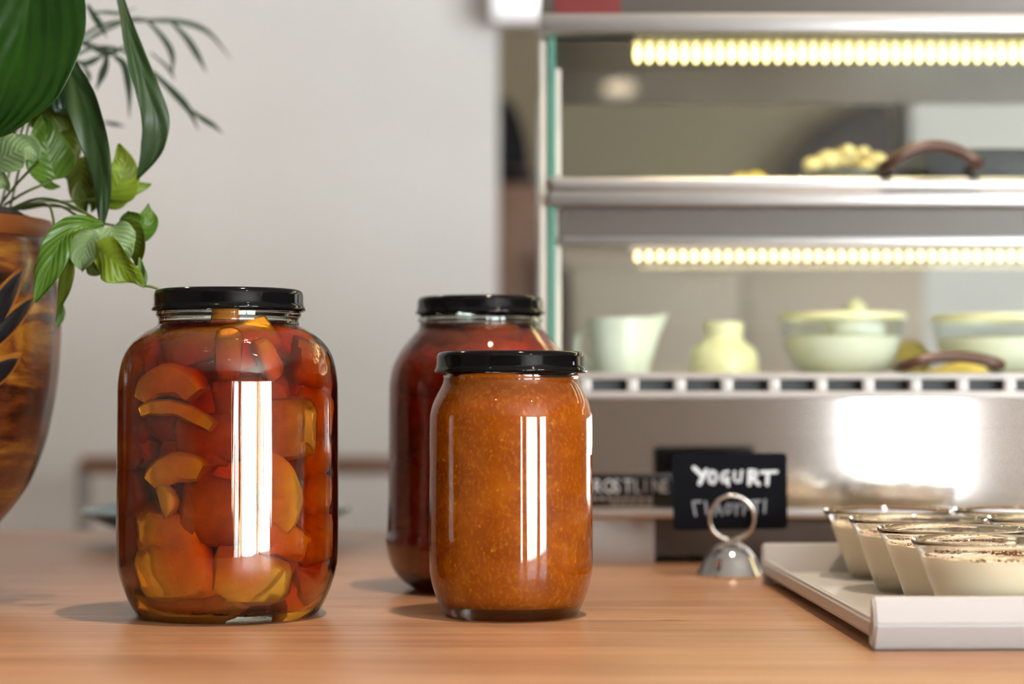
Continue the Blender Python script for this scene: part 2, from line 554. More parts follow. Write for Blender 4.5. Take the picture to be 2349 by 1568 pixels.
M['pale'] = leaf_mat('pale_green_leaf', (0.1612, 0.2480, 0.0992), (0.2108, 0.3100, 0.1302), (0.2604, 0.3596, 0.1736), 0.35, 0.2, 9, 0.4)
M['olive'] = leaf_mat('olive_leaf', (0.0600, 0.0960, 0.0036), (0.1020, 0.1320, 0.0060), (0.1200, 0.1680, 0.0180), 0.4, 0.3, 8, 0.25)
M['palm'] = pm('palm_green', (0.030, 0.055, 0.026), 0.5)
M['stem'] = pm('leaf_stem', (0.075, 0.115, 0.022), 0.45)

def emit(name, col, strength, sample=True):
    m, nt, b, o = new_mat(name)
    b.inputs['Base Color'].default_value = (0.8, 0.8, 0.8, 1)
    b.inputs['Emission Color'].default_value = (*col, 1)
    b.inputs['Emission Strength'].default_value = strength
    if not sample: m.cycles.emission_sampling = 'NONE'
    return m
M['led_upper'] = emit('led_glow_upper', (1.0, 0.83, 0.27), 3.4, False)
M['led_lower'] = emit('led_glow_lower', (1.0, 0.81, 0.27), 1.9, False)
M['lamp_glow'] = emit('lamp_glow', (1.0, 0.80, 0.56), 30.0, False)
M['box_glow'] = emit('white_glow_cover', (1.0, 0.98, 1.0), 0.75, False)

# ------------------------------------------------------------------ the room
def structure(o): o['kind'] = 'structure'; return o

structure(box('floor', (ROOM_X0, ROOM_Y0, FLOOR_Z - 0.05), (ROOM_X1, ROOM_Y1, FLOOR_Z), M['floor_wood']))
structure(box('ceiling', (ROOM_X0, ROOM_Y0, CEIL_Z), (ROOM_X1, ROOM_Y1, CEIL_Z + 0.05), M['ceiling']))
structure(box('wall_left', (ROOM_X0 - 0.1, ROOM_Y0, FLOOR_Z), (ROOM_X0, ROOM_Y1, CEIL_Z), M['room_wall']))
WALL_Y = 3.45
wx = P(1142, 500, WALL_Y).x
structure(box('wall_back', (ROOM_X0, WALL_Y, FLOOR_Z), (wx, WALL_Y + 0.12, CEIL_Z), M['white_wall'], bev=0.004))
kx = P(2075, 300, 4.58).x
structure(box('wall_kitchen', (ROOM_X0, 4.6, FLOOR_Z), (kx, 4.7, CEIL_Z), M['taupe_wall']))
structure(box('wall_alcove', (kx, 4.5, FLOOR_Z), (ROOM_X1, 4.7, CEIL_Z), M['white_wall']))

def wall_with_windows(name, kind, lo, hi, wins):
    bm = bmesh.new()
    def seg(a, b, z0, z1):
        if b - a < 1e-4: return
        if kind == 'front': bm_box(bm, (a, ROOM_Y0 - 0.12, z0), (b, ROOM_Y0, z1))
        else: bm_box(bm, (ROOM_X1, a, z0), (ROOM_X1 + 0.12, b, z1))
    c = lo
    for a, b in wins:
        seg(c, a, FLOOR_Z, CEIL_Z); seg(a, b, FLOOR_Z, WIN_Z0); seg(a, b, WIN_Z1, CEIL_Z); c = b
    seg(c, hi, FLOOR_Z, CEIL_Z)
    return structure(from_bm(name, bm, M['room_wall']))
wall_with_windows('wall_front', 'front', ROOM_X0, ROOM_X1, [(a, b) for k, a, b in WINDOWS if k == 'front'])
wall_with_windows('wall_right', 'right', ROOM_Y0, ROOM_Y1, [(a, b) for k, a, b in WINDOWS if k == 'right'])
for i, (k, a, b) in enumerate(WINDOWS):
    w = structure(empty('window_%d' % (i + 1), ((a + b) / 2, ROOM_Y0 - 0.06, WIN_Z0) if k == 'front' else (ROOM_X1 + 0.06, (a + b) / 2, WIN_Z0), 0 if k == 'front' else math.pi / 2))
    h, H = (b - a) / 2, WIN_Z1 - WIN_Z0
    t = 0.035
    for nm, lo, hi in (('window_stile', (-h, -.03, 0), (-h + t, .03, H)), ('window_stile', (h - t, -.03, 0), (h, .03, H)),
                       ('window_rail', (-h + t, -.03, 0), (h - t, .03, t)), ('window_rail', (-h + t, -.03, H - t), (h - t, .03, H))):
        box(nm, lo, hi, M['white_plastic'], w)
    box('window_pane', (-h + t, -.004, t), (h - t, .004, H - t), M['pane'], w)

# ceiling downlights (warm), each with its own spot
def downlight(loc, power, label, aim=None, angle=75, light=True):
    e = empty('ceiling_downlight', loc)
    tag(e, label, 'ceiling lamp', 'ceiling downlights')
    lathe('trim_ring', [(0.038, 0.0), (0.052, -0.004), (0.056, 0.0), (0.050, 0.004), (0.038, 0.004)], M['white_plastic'], e, n=32, closed=True)
    lathe('lens', [(0, -0.001), (0.037, -0.001), (0.037, 0.003), (0, 0.003)], M['lamp_glow'], e, n=24)
    if light:
        ld = bpy.data.lights.new('downlight_spot', 'SPOT')
        ld.energy = power; ld.color = (1.0, 0.80, 0.58)
        ld.spot_size = math.radians(angle); ld.spot_blend = 0.6
        ld.shadow_soft_size = 0.03
        lo = bpy.data.objects.new('downlight_spot', ld); COL.objects.link(lo)
        lo.parent = e; lo.location = (0, 0, -0.035)
        d = Vector(aim) - Vector(loc) if aim else Vector((0, 0, -1))
        lo.rotation_euler = d.to_track_quat('-Z', 'Y').to_euler()
    return e
downlight((0.27, 0.82, CEIL_Z - 0.006), 115, 'round warm recessed ceiling lamp above the three jars', (0.24, 0.95, 0), 46)
downlight((-0.75, -0.3, CEIL_Z - 0.006), 3, 'round warm recessed ceiling lamp near the plant side of the counter')
downlight((1.05, -0.3, CEIL_Z - 0.006), 12, 'round warm recessed ceiling lamp in front of the display case', (0.5, 1.3, 0.2), 70)
downlight((-0.75, -2.2, CEIL_Z - 0.006), 9, 'round warm recessed ceiling lamp in the far corner behind the counter queue')
downlight((0.26, -1.75, CEIL_Z - 0.006), 9, 'round warm recessed ceiling lamp midway between counter and windows')
downlight((1.3, 3.6, CEIL_Z - 0.006), 16, 'unseen warm ceiling lamp added to brighten the white kitchen alcove', (1.2, 4.5, 0.3), 80)  # added lamp, lifts the brightness of the alcove wall

downlight((-0.95, 2.25, CEIL_Z - 0.006), 34, 'unseen warm ceiling lamp added to brighten the lower white wall', None, 125)  # added wall-wash lamp, lights the lower part of the white wall

# ------------------------------------------------------------------ counter
counter = empty('service_counter', (0, 1.1, FLOOR_Z))
tag(counter, 'long oak laminate service counter carrying jars, tray and display case', 'counter')
CZ = -FLOOR_Z
box('countertop', (-1.6, -0.345, CZ - 0.04), (1.5, 0.668, CZ), M['counter'], counter, 0.003)
box('front_panel', (-1.55, -0.32, 0.08), (1.45, -0.30, CZ - 0.04), M['tan_cabinet'], counter)
box('back_panel', (-1.55, 0.60, 0.08), (1.45, 0.62, CZ - 0.04), M['tan_cabinet'], counter)
box('plinth', (-1.5, -0.26, 0.0), (1.4, 0.56, 0.08), M['black_plastic'], counter)

# ------------------------------------------------------------------ jars
def jar_lid(parent, z0, z1, r, plain=None):
    h = z1 - z0
    prof = [(0, z1 - 0.0012), (r * 0.80, z1 - 0.0012), (r * 0.845, z1 - 0.0009), (r * 0.875, z1), (r * 0.925, z1 - 0.0002), (r * 0.958, z1 - 0.0012),
            (r * 0.972, z1 - 0.0030), (r * 0.975, z0 + h * 0.32), (r * 0.985, z0 + 0.0024), (r, z0 + 0.0014), (r * 1.003, z0 + 0.0006),
            (r * 0.99, z0), (r * 0.962, z0 + 0.0004), (r * 0.955, z1 - 0.004), (0, z1 - 0.004)]
    def mod(rr, zz, a):
        k = 0.5 + 0.5 * math.cos(6 * a + 0.6)
        if zz < z0 + 0.0045:
            rr = rr - 0.0007 * (1 - k) ** 3
            zz = zz + 0.0004 * k ** 4
        return rr, zz
    return lathe('lid', prof, M['black_gloss'], parent, n=144, mod=mod, sharp=62)

def jar_glass(parent, outer, wall, base_z, mat, n=128):
    """outer profile bottom -> top; inner offset by wall; base with a punt"""
    rb = outer[0][0]
    prof = [(0, 0.0030), (rb * 0.55, 0.0028), (rb * 0.80, 0.0012), (rb * 0.90, 0.0)] + outer
    rt, zt = outer[-1]
    inner = []
    for (r, z) in reversed(outer):
        if z > base_z + 0.002:
            inner.append((r - wall, z))
    inner[0] = (rt - wall, zt)
    ri = inner[-1][0]
    inner += [(ri * 0.93, base_z + 0.0003), (ri * 0.6, base_z + 0.0015), (0, base_z + 0.0022)]
    return lathe('glass_body', prof + inner, mat, parent, n=n, sharp=80), inner

def fill(name, inner, top, over, mat, parent, n=96, wave=0.0, seed=1):
    """what fills the jar, its skin inside the glass wall so that no air gap shows"""
    pts = [(r + over if r > 0.001 else 0, z - (over if r < 0.9 * max(p[0] for p in inner) and z < 0.02 else 0)) for r, z in inner if z <= top]
    pts = list(reversed(pts))
    r_top = interp([p[1] for p in reversed(inner) if p[0] > 0.02], [p[0] for p in reversed(inner) if p[0] > 0.02], top) + over
    pts += [(r_top, top), (r_top * 0.97, top - 0.0006), (r_top * 0.6, top - 0.0004), (0, top - 0.0004)]
    mod = None
    if wave:
        def mod(r, z, a):
            if z > top - 0.003: z += wave * math.sin(3 * a + seed) * r / r_top
            return r, z
    return lathe(name, pts, mat, parent, n=n, mod=mod, sharp=75)

# --- large jar of candied fruit
J1 = Vector((P(523, 1200, 1.0964).x, 1.0964, 0))
k1 = F / 1.0964
def prof_px(rows, s, y0):
    return [(hw / s, (y0 - y) / s) for y, hw in rows]
y01 = HZ + CAMZ * k1
o1 = smooth_prof(prof_px([(1407, 200), (1400, 207), (1385, 217), (1360, 229), (1330, 240), (1300, 248), (1270, 251.5), (1200, 252), (1050, 251.5), (900, 250.5),
                  (870, 249), (845, 245.5), (820, 239), (795, 226), (775, 208), (760, 188), (751, 171), (745, 162.5), (738, 160)], k1, y01), 64)
o1 += prof_px([(730, 160), (727, 163), (723, 166), (718, 165), (715, 161), (700, 158), (680, 158), (674, 157)], k1, y01)
jar1 = empty('preserve_jar', J1)
tag(jar1, 'large glass jar of candied fruit chunks in amber syrup with black lid', 'jar', 'jars of preserves on the counter')
g1, in1 = jar_glass(jar1, o1, 0.0032, 0.0062, M['jar_glass'], 160)
fill('syrup', in1, (y01 - 738) / k1, 0.0009, M['syrup'], jar1, 128)
jar_lid(jar1, (y01 - 714) / k1, (y01 - 664) / k1, 175 / k1)

# --- jar of dark red preserve standing behind
D2 = 1.24
J2 = Vector((P(1101.5, 1200, D2).x, D2, 0))
k2 = F / D2
y02 = HZ + CAMZ * k2
o2 = smooth_prof(prof_px([(1348, 152), (1340, 163), (1325, 181), (1305, 197), (1285, 207), (1260, 213), (1235, 216), (1222, 213), (1205, 211.5), (1100, 210), (950, 209), (890, 209),
                  (868, 207), (845, 203), (825, 195), (800, 180), (780, 164), (764, 150), (756, 143), (748, 140)], k2, y02), 64)
o2 += prof_px([(742, 139), (739, 142), (735, 144), (730, 142), (727, 138), (712, 135), (695, 135), (690, 134)], k2, y02)
jar2 = empty('preserve_jar', J2)
tag(jar2, 'tall dark red jar of preserves with sloping shoulders behind the smaller jam jar', 'jar', 'jars of preserves on the counter')
g2, in2 = jar_glass(jar2, o2, 0.0032, 0.006, M['jar_glass_plain'], 128)
fill('syrup', in2, (y02 - 742) / k2, 0.0009, M['red_syrup'], jar2, 112)
jar_lid(jar2, (y02 - 722) / k2, (y02 - 681) / k2, 148.5 / k2)

# --- smaller jar of orange jam
D3 = 1.0964
J3 = Vector((P(1172, 1200, D3).x, D3, 0))
o3 = smooth_prof(prof_px([(1407, 149), (1400, 155), (1385, 163), (1365, 171), (1345, 178), (1322, 183.5), (1295, 186.5), (1200, 187), (1050, 186.5), (965, 186),
                  (945, 184), (925, 179), (905, 170), (890, 162), (880, 157), (872, 155)], k1, y01), 56)
o3 += prof_px([(868, 154.5), (864, 156), (860, 156), (857, 153), (850, 151), (830, 151), (822, 150)], k1, y01)
jar3 = empty('preserve_jar', J3)
tag(jar3, 'smaller glass jar of opaque orange jam with black lid', 'jar', 'jars of preserves on the counter')
g3, in3 = jar_glass(jar3, o3, 0.0028, 0.0075, M['jar_glass_plain'], 144)
fill('jam', in3, (y01 - 862) / k1, 0.0009, M['jam'], jar3, 112, 0.0012)
lid3 = jar_lid(jar3, (y01 - 855) / k1, (y01 - 806) / k1, 175 / k1)

def text_mesh(name, body, size, mat, parent, loc, rot=(math.pi / 2, 0, 0), extr=0.0003, sx=1.0, align='LEFT'):
    cu = bpy.data.curves.new(name, 'FONT')
    cu.body = body; cu.size = size; cu.extrude = extr; cu.align_x = align
    t = bpy.data.objects.new(name, cu); COL.objects.link(t)
    bpy.context.view_layer.update()
    me = bpy.data.meshes.new_from_object(t.evaluated_get(bpy.context.evaluated_depsgraph_get()))
    bpy.data.objects.remove(t); bpy.data.curves.remove(cu)
    me.transform(Matrix.Diagonal((sx, 1, 1, 1)))
    me.materials.clear()
    return mesh_obj(name, me, mat, parent, loc, False, rot)
a8 = math.asin((1314 - 1172) / 171.0)
text_mesh('lid_number', '8', 0.0026, M['letter_silver'], lid3, (0.0402 * math.sin(a8) - 0.0007, -0.0402 * math.cos(a8), (y01 - 838) / k1), (math.pi / 2, 0, a8), 0.0002)

# ------------------------------------------------------------------ candied fruit inside the jars
def roughen(bm, amp, scale, seed):
    off = Vector((seed * 3.1, seed * 1.7, seed * 5.3))
    for v in bm.verts:
        v.co += mnoise.noise_vector(v.co * scale + off) * amp

def crescent(R0, r0, a0, a1, th, seed):
    """slice cut from a ring of rind: arc in the xz plane, th deep along y"""
    bm = bmesh.new()
    n = 12
    loops = []
    for i in range(n + 1):
        a = a0 + (a1 - a0) * i / n
        w = 1.0 - 0.35 * abs(2 * i / n - 1) ** 3
        rm, hw = (R0 + r0) / 2, (R0 - r0) / 2 * w
        c, s = math.cos(a), math.sin(a)
        prof = [(rm + hw, -th * .38), (rm + hw * .8, -th / 2), (rm - hw * .7, -th / 2), (rm - hw, -th * .3), (rm - hw, th * .3), (rm - hw * .7, th / 2), (rm + hw * .8, th / 2), (rm + hw, th * .38)]
        loops.append([bm.verts.new((q * c, y, q * s)) for q, y in prof])
    for i in range(n):
        for k in range(8):
            bm.faces.new((loops[i][k], loops[i][(k + 1) % 8], loops[i + 1][(k + 1) % 8], loops[i + 1][k]))
    bm.faces.new(loops[0]); bm.faces.new(loops[-1])
    c = Vector((math.cos((a0 + a1) / 2), 0, math.sin((a0 + a1) / 2))) * (R0 + r0) / 2
    for v in bm.verts: v.co -= c
    roughen(bm, 0.0012, 130, seed)
    return bm

def chunk(l, d, h, seed, taper=0.2):
    bm = bmesh.new()
    bmesh.ops.create_cube(bm, size=1.0)
    bmesh.ops.subdivide_edges(bm, edges=bm.edges, cuts=3, use_grid_fill=True)
    for v in bm.verts:
        x, y, z = v.co
        q = Vector((x, y, z))
        s = 1.0 - 0.22 * (abs(q.x * 2) ** 4 * abs(q.z * 2) ** 4 + abs(q.x * 2) ** 4 * abs(q.y * 2) ** 4 + abs(q.y * 2) ** 4 * abs(q.z * 2) ** 4) / 2
        f = 1 - taper * (x + 0.5)
        v.co = Vector((x * l * s, y * d * s, z * h * s * f))
    roughen(bm, 0.0016, 110, seed)
    return bm

def fruit(bm, J, px, py, D, rot, label, mat, squeeze, cx, group='fruit in the large amber jar', gap=0.004):
    bmesh.ops.scale(bm, vec=(1.15, 1.0, 1.18), verts=bm.verts)
    half = max(v.co.y for v in bm.verts)
    prof_, k_ = (o1, 1.0964) if J is J1 else (o2, D2)
    z = P(px, py, k_ - 0.05).z
    rr_ = interp([q[1] for q in prof_], [q[0] for q in prof_], z) - 0.0034 - half - gap
    x = (P(px, py, k_ - 0.04).x - P(cx, py, k_ - 0.04).x) * squeeze
    x = max(-0.93 * rr_, min(0.93 * rr_, x))
    p = Vector((J.x + x, J.y - math.sqrt(rr_ * rr_ - x * x), z))
    rot = (rot[0], rot[1], rot[2] + 0.8 * math.asin(x / rr_))
    o = from_bm('candied_fruit', bm, mat, None, p, True, rot)
    shade_auto(o, 45)
    return tag(o, label, 'fruit', group)
rd = math.radians
mm = 0.001
L1 = [  # builder, px, py, depth, rotation, label, material
    (crescent(26*mm, 13*mm, rd(50), rd(130), 12*mm, 1), 428, 1072, 1.060, (0, rd(-10), 0), 'arched orange fruit slice at mid height of the large jar', 'fruit'),
    (crescent(27*mm, 10*mm, rd(-28), rd(82), 13*mm, 2), 672, 1118, 1.062, (0, rd(6), rd(-10)), 'big curved fruit rind beside the window reflection in the large jar', 'fruit_pale'),
    (chunk(31*mm, 14*mm, 19*mm, 3, 0.05), 408, 1222, 1.061, (0, rd(2), rd(6)), 'squarish fruit block low in the large jar under the arched slice', 'fruit'),
    (chunk(36*mm, 15*mm, 23*mm, 4, -0.45), 418, 1302, 1.062, (0, rd(-14), rd(8)), 'wedge of fruit under the squarish block in the large jar', 'fruit'),
    (chunk(34*mm, 22*mm, 27*mm, 5, 0.3), 600, 1326, 1.062, (0, rd(8), rd(-5)), 'speckled rounded fruit chunk below the window reflection in the large jar', 'fruit_pale'),
    (crescent(40*mm, 33*mm, rd(60), rd(118), 10*mm, 6), 432, 938, 1.062, (0, rd(10), 0), 'thin bowed fruit strip below the upper slice in the large jar', 'fruit'),
    (crescent(22*mm, 9*mm, rd(30), rd(150), 12*mm, 7), 408, 872, 1.066, (0, rd(-5), 0), 'rounded fruit slice under the shoulder of the large jar', 'fruit'),
    (chunk(11*mm, 12*mm, 26*mm, 8, 0.1), 548, 818, 1.068, (0, rd(3), 0), 'upright fruit stick above the window reflection in the large jar', 'fruit_deep'),
    (chunk(10*mm, 10*mm, 20*mm, 9, 0.2), 640, 826, 1.068, (0, rd(-28), 0), 'small slanted fruit stick near the shoulder of the large jar', 'fruit'),
    (chunk(40*mm, 18*mm, 30*mm, 10, 0.1), 652, 985, 1.066, (0, rd(-4), rd(-8)), 'broad fruit block above the big curved rind in the large jar', 'fruit_deep'),
    (chunk(30*mm, 16*mm, 34*mm, 11, 0.2), 520, 1172, 1.070, (0, rd(12), 0), 'deep orange fruit chunk in the middle of the large jar', 'fruit_deep'),
    (chunk(30*mm, 16*mm, 19*mm, 12, 0.3), 660, 1240, 1.066, (0, rd(18), 0), 'angular fruit chunk under the big curved rind in the large jar', 'fruit'),
    (chunk(10*mm, 12*mm, 40*mm, 13, 0.1), 318, 1140, 1.075, (0, rd(4), 0), 'tall narrow fruit strip along the plant side of the large jar', 'fruit'),
    (chunk(52*mm, 20*mm, 13*mm, 14, 0.1), 455, 1384, 1.066, (0, rd(-3), 0), 'flat fruit slab lying at the bottom of the large jar', 'fruit_deep'),
    (chunk(24*mm, 16*mm, 22*mm, 15, 0.2), 690, 1372, 1.072, (0, rd(-20), 0), 'fruit chunk at the bottom edge of the large jar beside the speckled chunk', 'fruit'),
    (chunk(8*mm, 9*mm, 17*mm, 16, 0.5), 408, 1145, 1.056, (0, rd(-16), 0), 'tiny yellow fruit sliver between arched slice and squarish block', 'fruit_pale'),
    (chunk(22*mm, 14*mm, 26*mm, 17, 0.1), 330, 835, 1.080, (0, rd(30), 0), 'fruit chunk pressed under the plant side shoulder of the large jar', 'fruit'),
    (chunk(26*mm, 14*mm, 30*mm, 18, 0.2), 712, 900, 1.078, (0, rd(12), 0), 'fruit chunk pressed under the jam jar side shoulder of the large jar', 'fruit_deep'),
    (chunk(12*mm, 11*mm, 20*mm, 19, 0.1), 530, 738, 1.066, (0, rd(4), 0), 'fruit stick poking up into the neck of the large jar', 'fruit_deep'),
    (chunk(28*mm, 12*mm, 18*mm, 20, 0.2), 465, 800, 1.072, (0, rd(-12), 0), 'pale fruit piece just below the neck of the large jar', 'fruit_deep'),
    (chunk(24*mm, 14*mm, 24*mm, 21, 0.2), 335, 1000, 1.080, (0, rd(10), 0), 'dim fruit chunk beside the tall narrow strip in the large jar', 'fruit_deep'),
    (chunk(34*mm, 14*mm, 24*mm, 22, 0.1), 520, 1005, 1.078, (0, rd(-6), 0), 'dim fruit chunk behind the window reflection in the large jar', 'fruit_deep'),
]
for bm_, px, py, D, rot, lab, mt in L1:
    fruit(bm_, J1, px, py, D, rot, lab, M[mt], 0.9, 521, gap=(D - 1.058) * 0.35)
for i in range(20):
    fruit(chunk(R.uniform(20, 34)*mm, 14*mm, R.uniform(14, 26)*mm, 60 + i, R.uniform(0, 0.4)), J1, 521 + (i % 4 - 1.5) * 118 + R.uniform(-20, 20), 815 + (i // 4) * 125 + R.uniform(-25, 25), 1.0, (0, rd(R.uniform(-40, 40)), 0),
          'extra fruit chunk added at the large jar side to block leaking light', M[R.choice(['fruit', 'fruit_deep'])], 0.9, 521, 'fruit deep in the large amber jar', gap=R.uniform(0.008, 0.012))
for i in range(12):  # side chunks added to stop light leaking in from behind
    fruit(chunk(R.uniform(18, 24)*mm, 12*mm, R.uniform(20, 27)*mm, 90 + i, R.uniform(0, 0.3)), J1, (282, 760)[i % 2], 850 + (i // 2) * 96 + R.uniform(-10, 10), 1.0, (0, rd(R.uniform(-25, 25)), 0),
          'extra fruit chunk added at the large jar side to block leaking light', M['fruit_deep'], 1.0, 521, 'fruit deep in the large amber jar', gap=0.003)
for i, (px, py, D, l, h, rz) in enumerate([(985, 870, 1.215, 30, 22, 10), (940, 985, 1.222, 26, 30, -8), (955, 1130, 1.225, 26, 34, 6), (930, 1265, 1.225, 26, 26, -14), (1010, 790, 1.22, 34, 16, 4), (1130, 780, 1.215, 30, 18, -8)]):
    fruit(chunk(l*mm, 16*mm, h*mm, 40 + i, 0.2), J2, px, py, D, (0, rd(rz), 0), 'dim fruit chunk sunk in the dark red syrup of the jar behind', M['fruit_deep'], 0.85, 1101, 'fruit in the dark red jar', gap=0.009)

def light_blocker(J, parent, outer, z1, inset, mat, seed):  # opaque fruit-coloured core added to stop red light showing through
    def mod(r, z, a):
        v = Vector((math.cos(a) * 2.2, math.sin(a) * 2.2, z * 45)) + Vector((seed, 0, 0))
        return max(0.004, r * (1 + 0.10 * mnoise.noise(v) + 0.05 * mnoise.noise(v * 2.7))), z
    rows = [(r - inset, z) for r, z in outer if 0.012 < z < z1 and r - inset > 0.01]
    rows = rows[::2]
    return lathe('light_block_core', [(0, 0.011), (rows[0][0] * 0.7, 0.011)] + rows + [(rows[-1][0] * 0.6, z1), (0, z1)], mat, parent, n=72, mod=mod)
tag(light_blocker(J1, jar1, o1, (y01 - 770) / k1, 0.024, M['block_core'], 1.0), kind='stuff')
tag(light_blocker(J2, jar2, o2, (y02 - 775) / k2, 0.015, M['block_core'], 5.0), kind='stuff')

# ------------------------------------------------------------------ potted plant
DP = 1.2
kp = F / DP
POT = Vector((P(-190, 900, DP).x, DP, 0))
ypz = HZ + CAMZ * kp
def pot_r(z):
    rows = pot_rows
    return interp([q[1] for q in rows], [q[0] for q in rows], z)
pot_px = [(1362, 150), (1352, 152), (1335, 140), (1300, 128), (1260, 138), (1225, 164), (1195, 190), (1160, 218), (1120, 246), (1080, 266), (1040, 281), (1000, 293), (960, 301), (920, 309), (870, 316), (820, 320), (760, 322.5), (700, 321), (650, 316), (610, 309), (575, 300), (552, 294)]
pot_rows = smooth_prof([(hw / kp, (ypz - y) / kp) for y, hw in pot_px], 60)
plant = empty('potted_plant', POT)
tag(plant, 'mixed green houseplants in a brown and yellow glazed pot beside the large jar', 'plant')
zr0, zr1 = (ypz - 552) / kp, (ypz - 508) / kp
outer = pot_rows + [(296 / kp, zr0 + 0.002), (299 / kp, zr0 + 0.004), (301 / kp, zr1 - 0.003), (299 / kp, zr1 - 0.0005), (294 / kp, zr1)]
inner = [(280 / kp, zr1), (277 / kp, zr1 - 0.004), (276 / kp, zr1 - 0.05), (200 / kp, zr1 - 0.1), (0, zr1 - 0.1)]
pot = lathe('pot', [(0, 0.003), (130 / kp, 0.003)] + outer + inner, M['pot'], plant, n=96, sharp=60)
rim = lathe('rim_band', [(296.5 / kp, zr0 + 0.0015), (301.5 / kp, zr0 + 0.005), (303 / kp, zr1 - 0.003), (300 / kp, zr1 + 0.0008), (288 / kp, zr1 + 0.0010), (284 / kp, zr1 - 0.002)], M['pot_rim'], pot, n=96, closed=True)
def soil_mod(r, z, a):
    q = mnoise.noise(Vector((r * 60 * math.cos(a), r * 60 * math.sin(a), 3.3)))
    return r, z + 0.005 * q
lathe('soil', [(0, zr1 + 0.012), (0.02, zr1 + 0.012), (0.04, zr1 + 0.011), (0.055, zr1 + 0.008), (0.066, zr1 + 0.003), (0.0705, zr1 - 0.004), (0.06, zr1 - 0.03), (0, zr1 - 0.03)], M['soil'], plant, n=64, mod=soil_mod)

def stroke_on_pot(px0, py0, px1, py1, w_px, mat, lift, nm, bend=0.0):
    """a lens-shaped glaze stroke that follows the pot's curve, between two points seen in the photo"""
    n, m = 14, 4
    V, Fc = [], []
    dx, dy = px1 - px0, py1 - py0
    ln = math.hypot(dx, dy)
    nx, ny = -dy / ln, dx / ln
    def on_pot(x, y, lift):
        D = DP - 0.06
        for _ in range(10):
            p = P(x, y, D)
            r = pot_r(max(p.z, 0.001))
            dx_ = p.x - POT.x
            D = POT.y - math.sqrt(max(1e-6, r * r - dx_ * dx_))
        p = P(x, y, D) - POT
        q = Vector((p.x, p.y, 0)).normalized() * lift
        return p + q
    for i in range(n + 1):
        t = i / n
        hw = w_px / 2 * (math.sin(math.pi * min(1, t * 0.9 + 0.1)) ** 0.7 + 0.02)
        cx = px0 + dx * t + nx * bend * math.sin(math.pi * t)
        cyy = py0 + dy * t + ny * bend * math.sin(math.pi * t)
        for j in range(m + 1):
            s = -1 + 2 * j / m
            V.append(on_pot(cx + nx * hw * s, cyy + ny * hw * s, lift + 0.0009 * (1 - s * s)))
    for i in range(n):
        for j in range(m):
            a = i * (m + 1) + j
            Fc.append((a, a + 1, a + m + 2, a + m + 1))
    return from_py(nm, V, Fc, mat, pot)
for (x0, y0, x1, y1, w) in [(-60, 800, 46, 622, 34), (-30, 800, 72, 684, 24), (-70, 900, 38, 822, 32), (-150, 780, -60, 600, 30), (-190, 880, -110, 720, 30)]:
    stroke_on_pot(x0 - 8, y0 + 10, x1 + 12, y1 - 14, w * 1.35 + 12, M['pot_gold'], 0.0001, 'gold_stroke')
    stroke_on_pot(x0, y0, x1, y1, w * 1.35, M['pot_black'], 0.0010, 'black_stroke')

def leaf(name, mid, widths, mat, roll=0.0, fold=0.15, wave=0.0, nseg=18, cross=8, skew=0.0, seed=0):
    """blade along a midrib of (px, py, depth) points; widths = [(t, full width in px)]; roll turns it about the midrib, fold lifts its margins"""
    pts = catmull([P(*m) for m in mid], nseg + 1)
    ds = [p.y for p in pts]
    ts, ws = [w[0] for w in widths], [w[1] for w in widths]
    V, Fc, UV = [], [], []
    view = Vector((0, 1, 0))
    for i, p in enumerate(pts):
        t = i / nseg
        tan = (pts[min(i + 1, nseg)] - pts[max(i - 1, 0)]).normalized()
        side = tan.cross(view)
        side = side.normalized() if side.length > 1e-5 else Vector((1, 0, 0))
        side = Matrix.Rotation(roll, 3, tan) @ side
        nrm = side.cross(tan).normalized()
        hw = interp(ts, ws, t) / 2 * ds[i] / F
        for j in range(cross + 1):
            s = -1 + 2 * j / cross
            q = p + side * hw * s * (1 + skew * s)
            q -= nrm * hw * fold * (abs(s) ** 1.5)
            if wave: q += nrm * wave * math.sin(9 * t + 3 * s + seed) * abs(s)
            V.append(q - POT); UV.append((s, t))
    nv = len(V)
    for i in range(nseg):
        for j in range(cross):
            a = i * (cross + 1) + j
            Fc.append((a, a + 1, a + cross + 2, a + cross + 1))
    me = bpy.data.meshes.new(name)
    me.from_pydata([tuple(v) for v in V], [], Fc)
    uvl = me.uv_layers.new(name='UVMap')
    for lp in me.loops:
        uvl.data[lp.index].uv = UV[lp.vertex_index]
    me.update()
    o = mesh_obj(name, me, mat, plant)
    md = o.modifiers.new('thickness', 'SOLIDIFY'); md.thickness = 0.0005; md.offset = 0
    sb = o.modifiers.new('soft', 'SUBSURF'); sb.levels = 1; sb.render_levels = 1
    return o
HEART = [(0, 8), (0.10, 0.78), (0.28, 1.0), (0.5, 0.86), (0.75, 0.5), (0.92, 0.18), (1, 0.02)]
def heart(w): return [(t, f * w if t > 0 else 0.45 * w) for t, f in HEART]
def lens(w): return [(0, 0.08 * w), (0.2, 0.62 * w), (0.5, w), (0.75, 0.75 * w), (0.92, 0.3 * w), (1, 0.02 * w)]

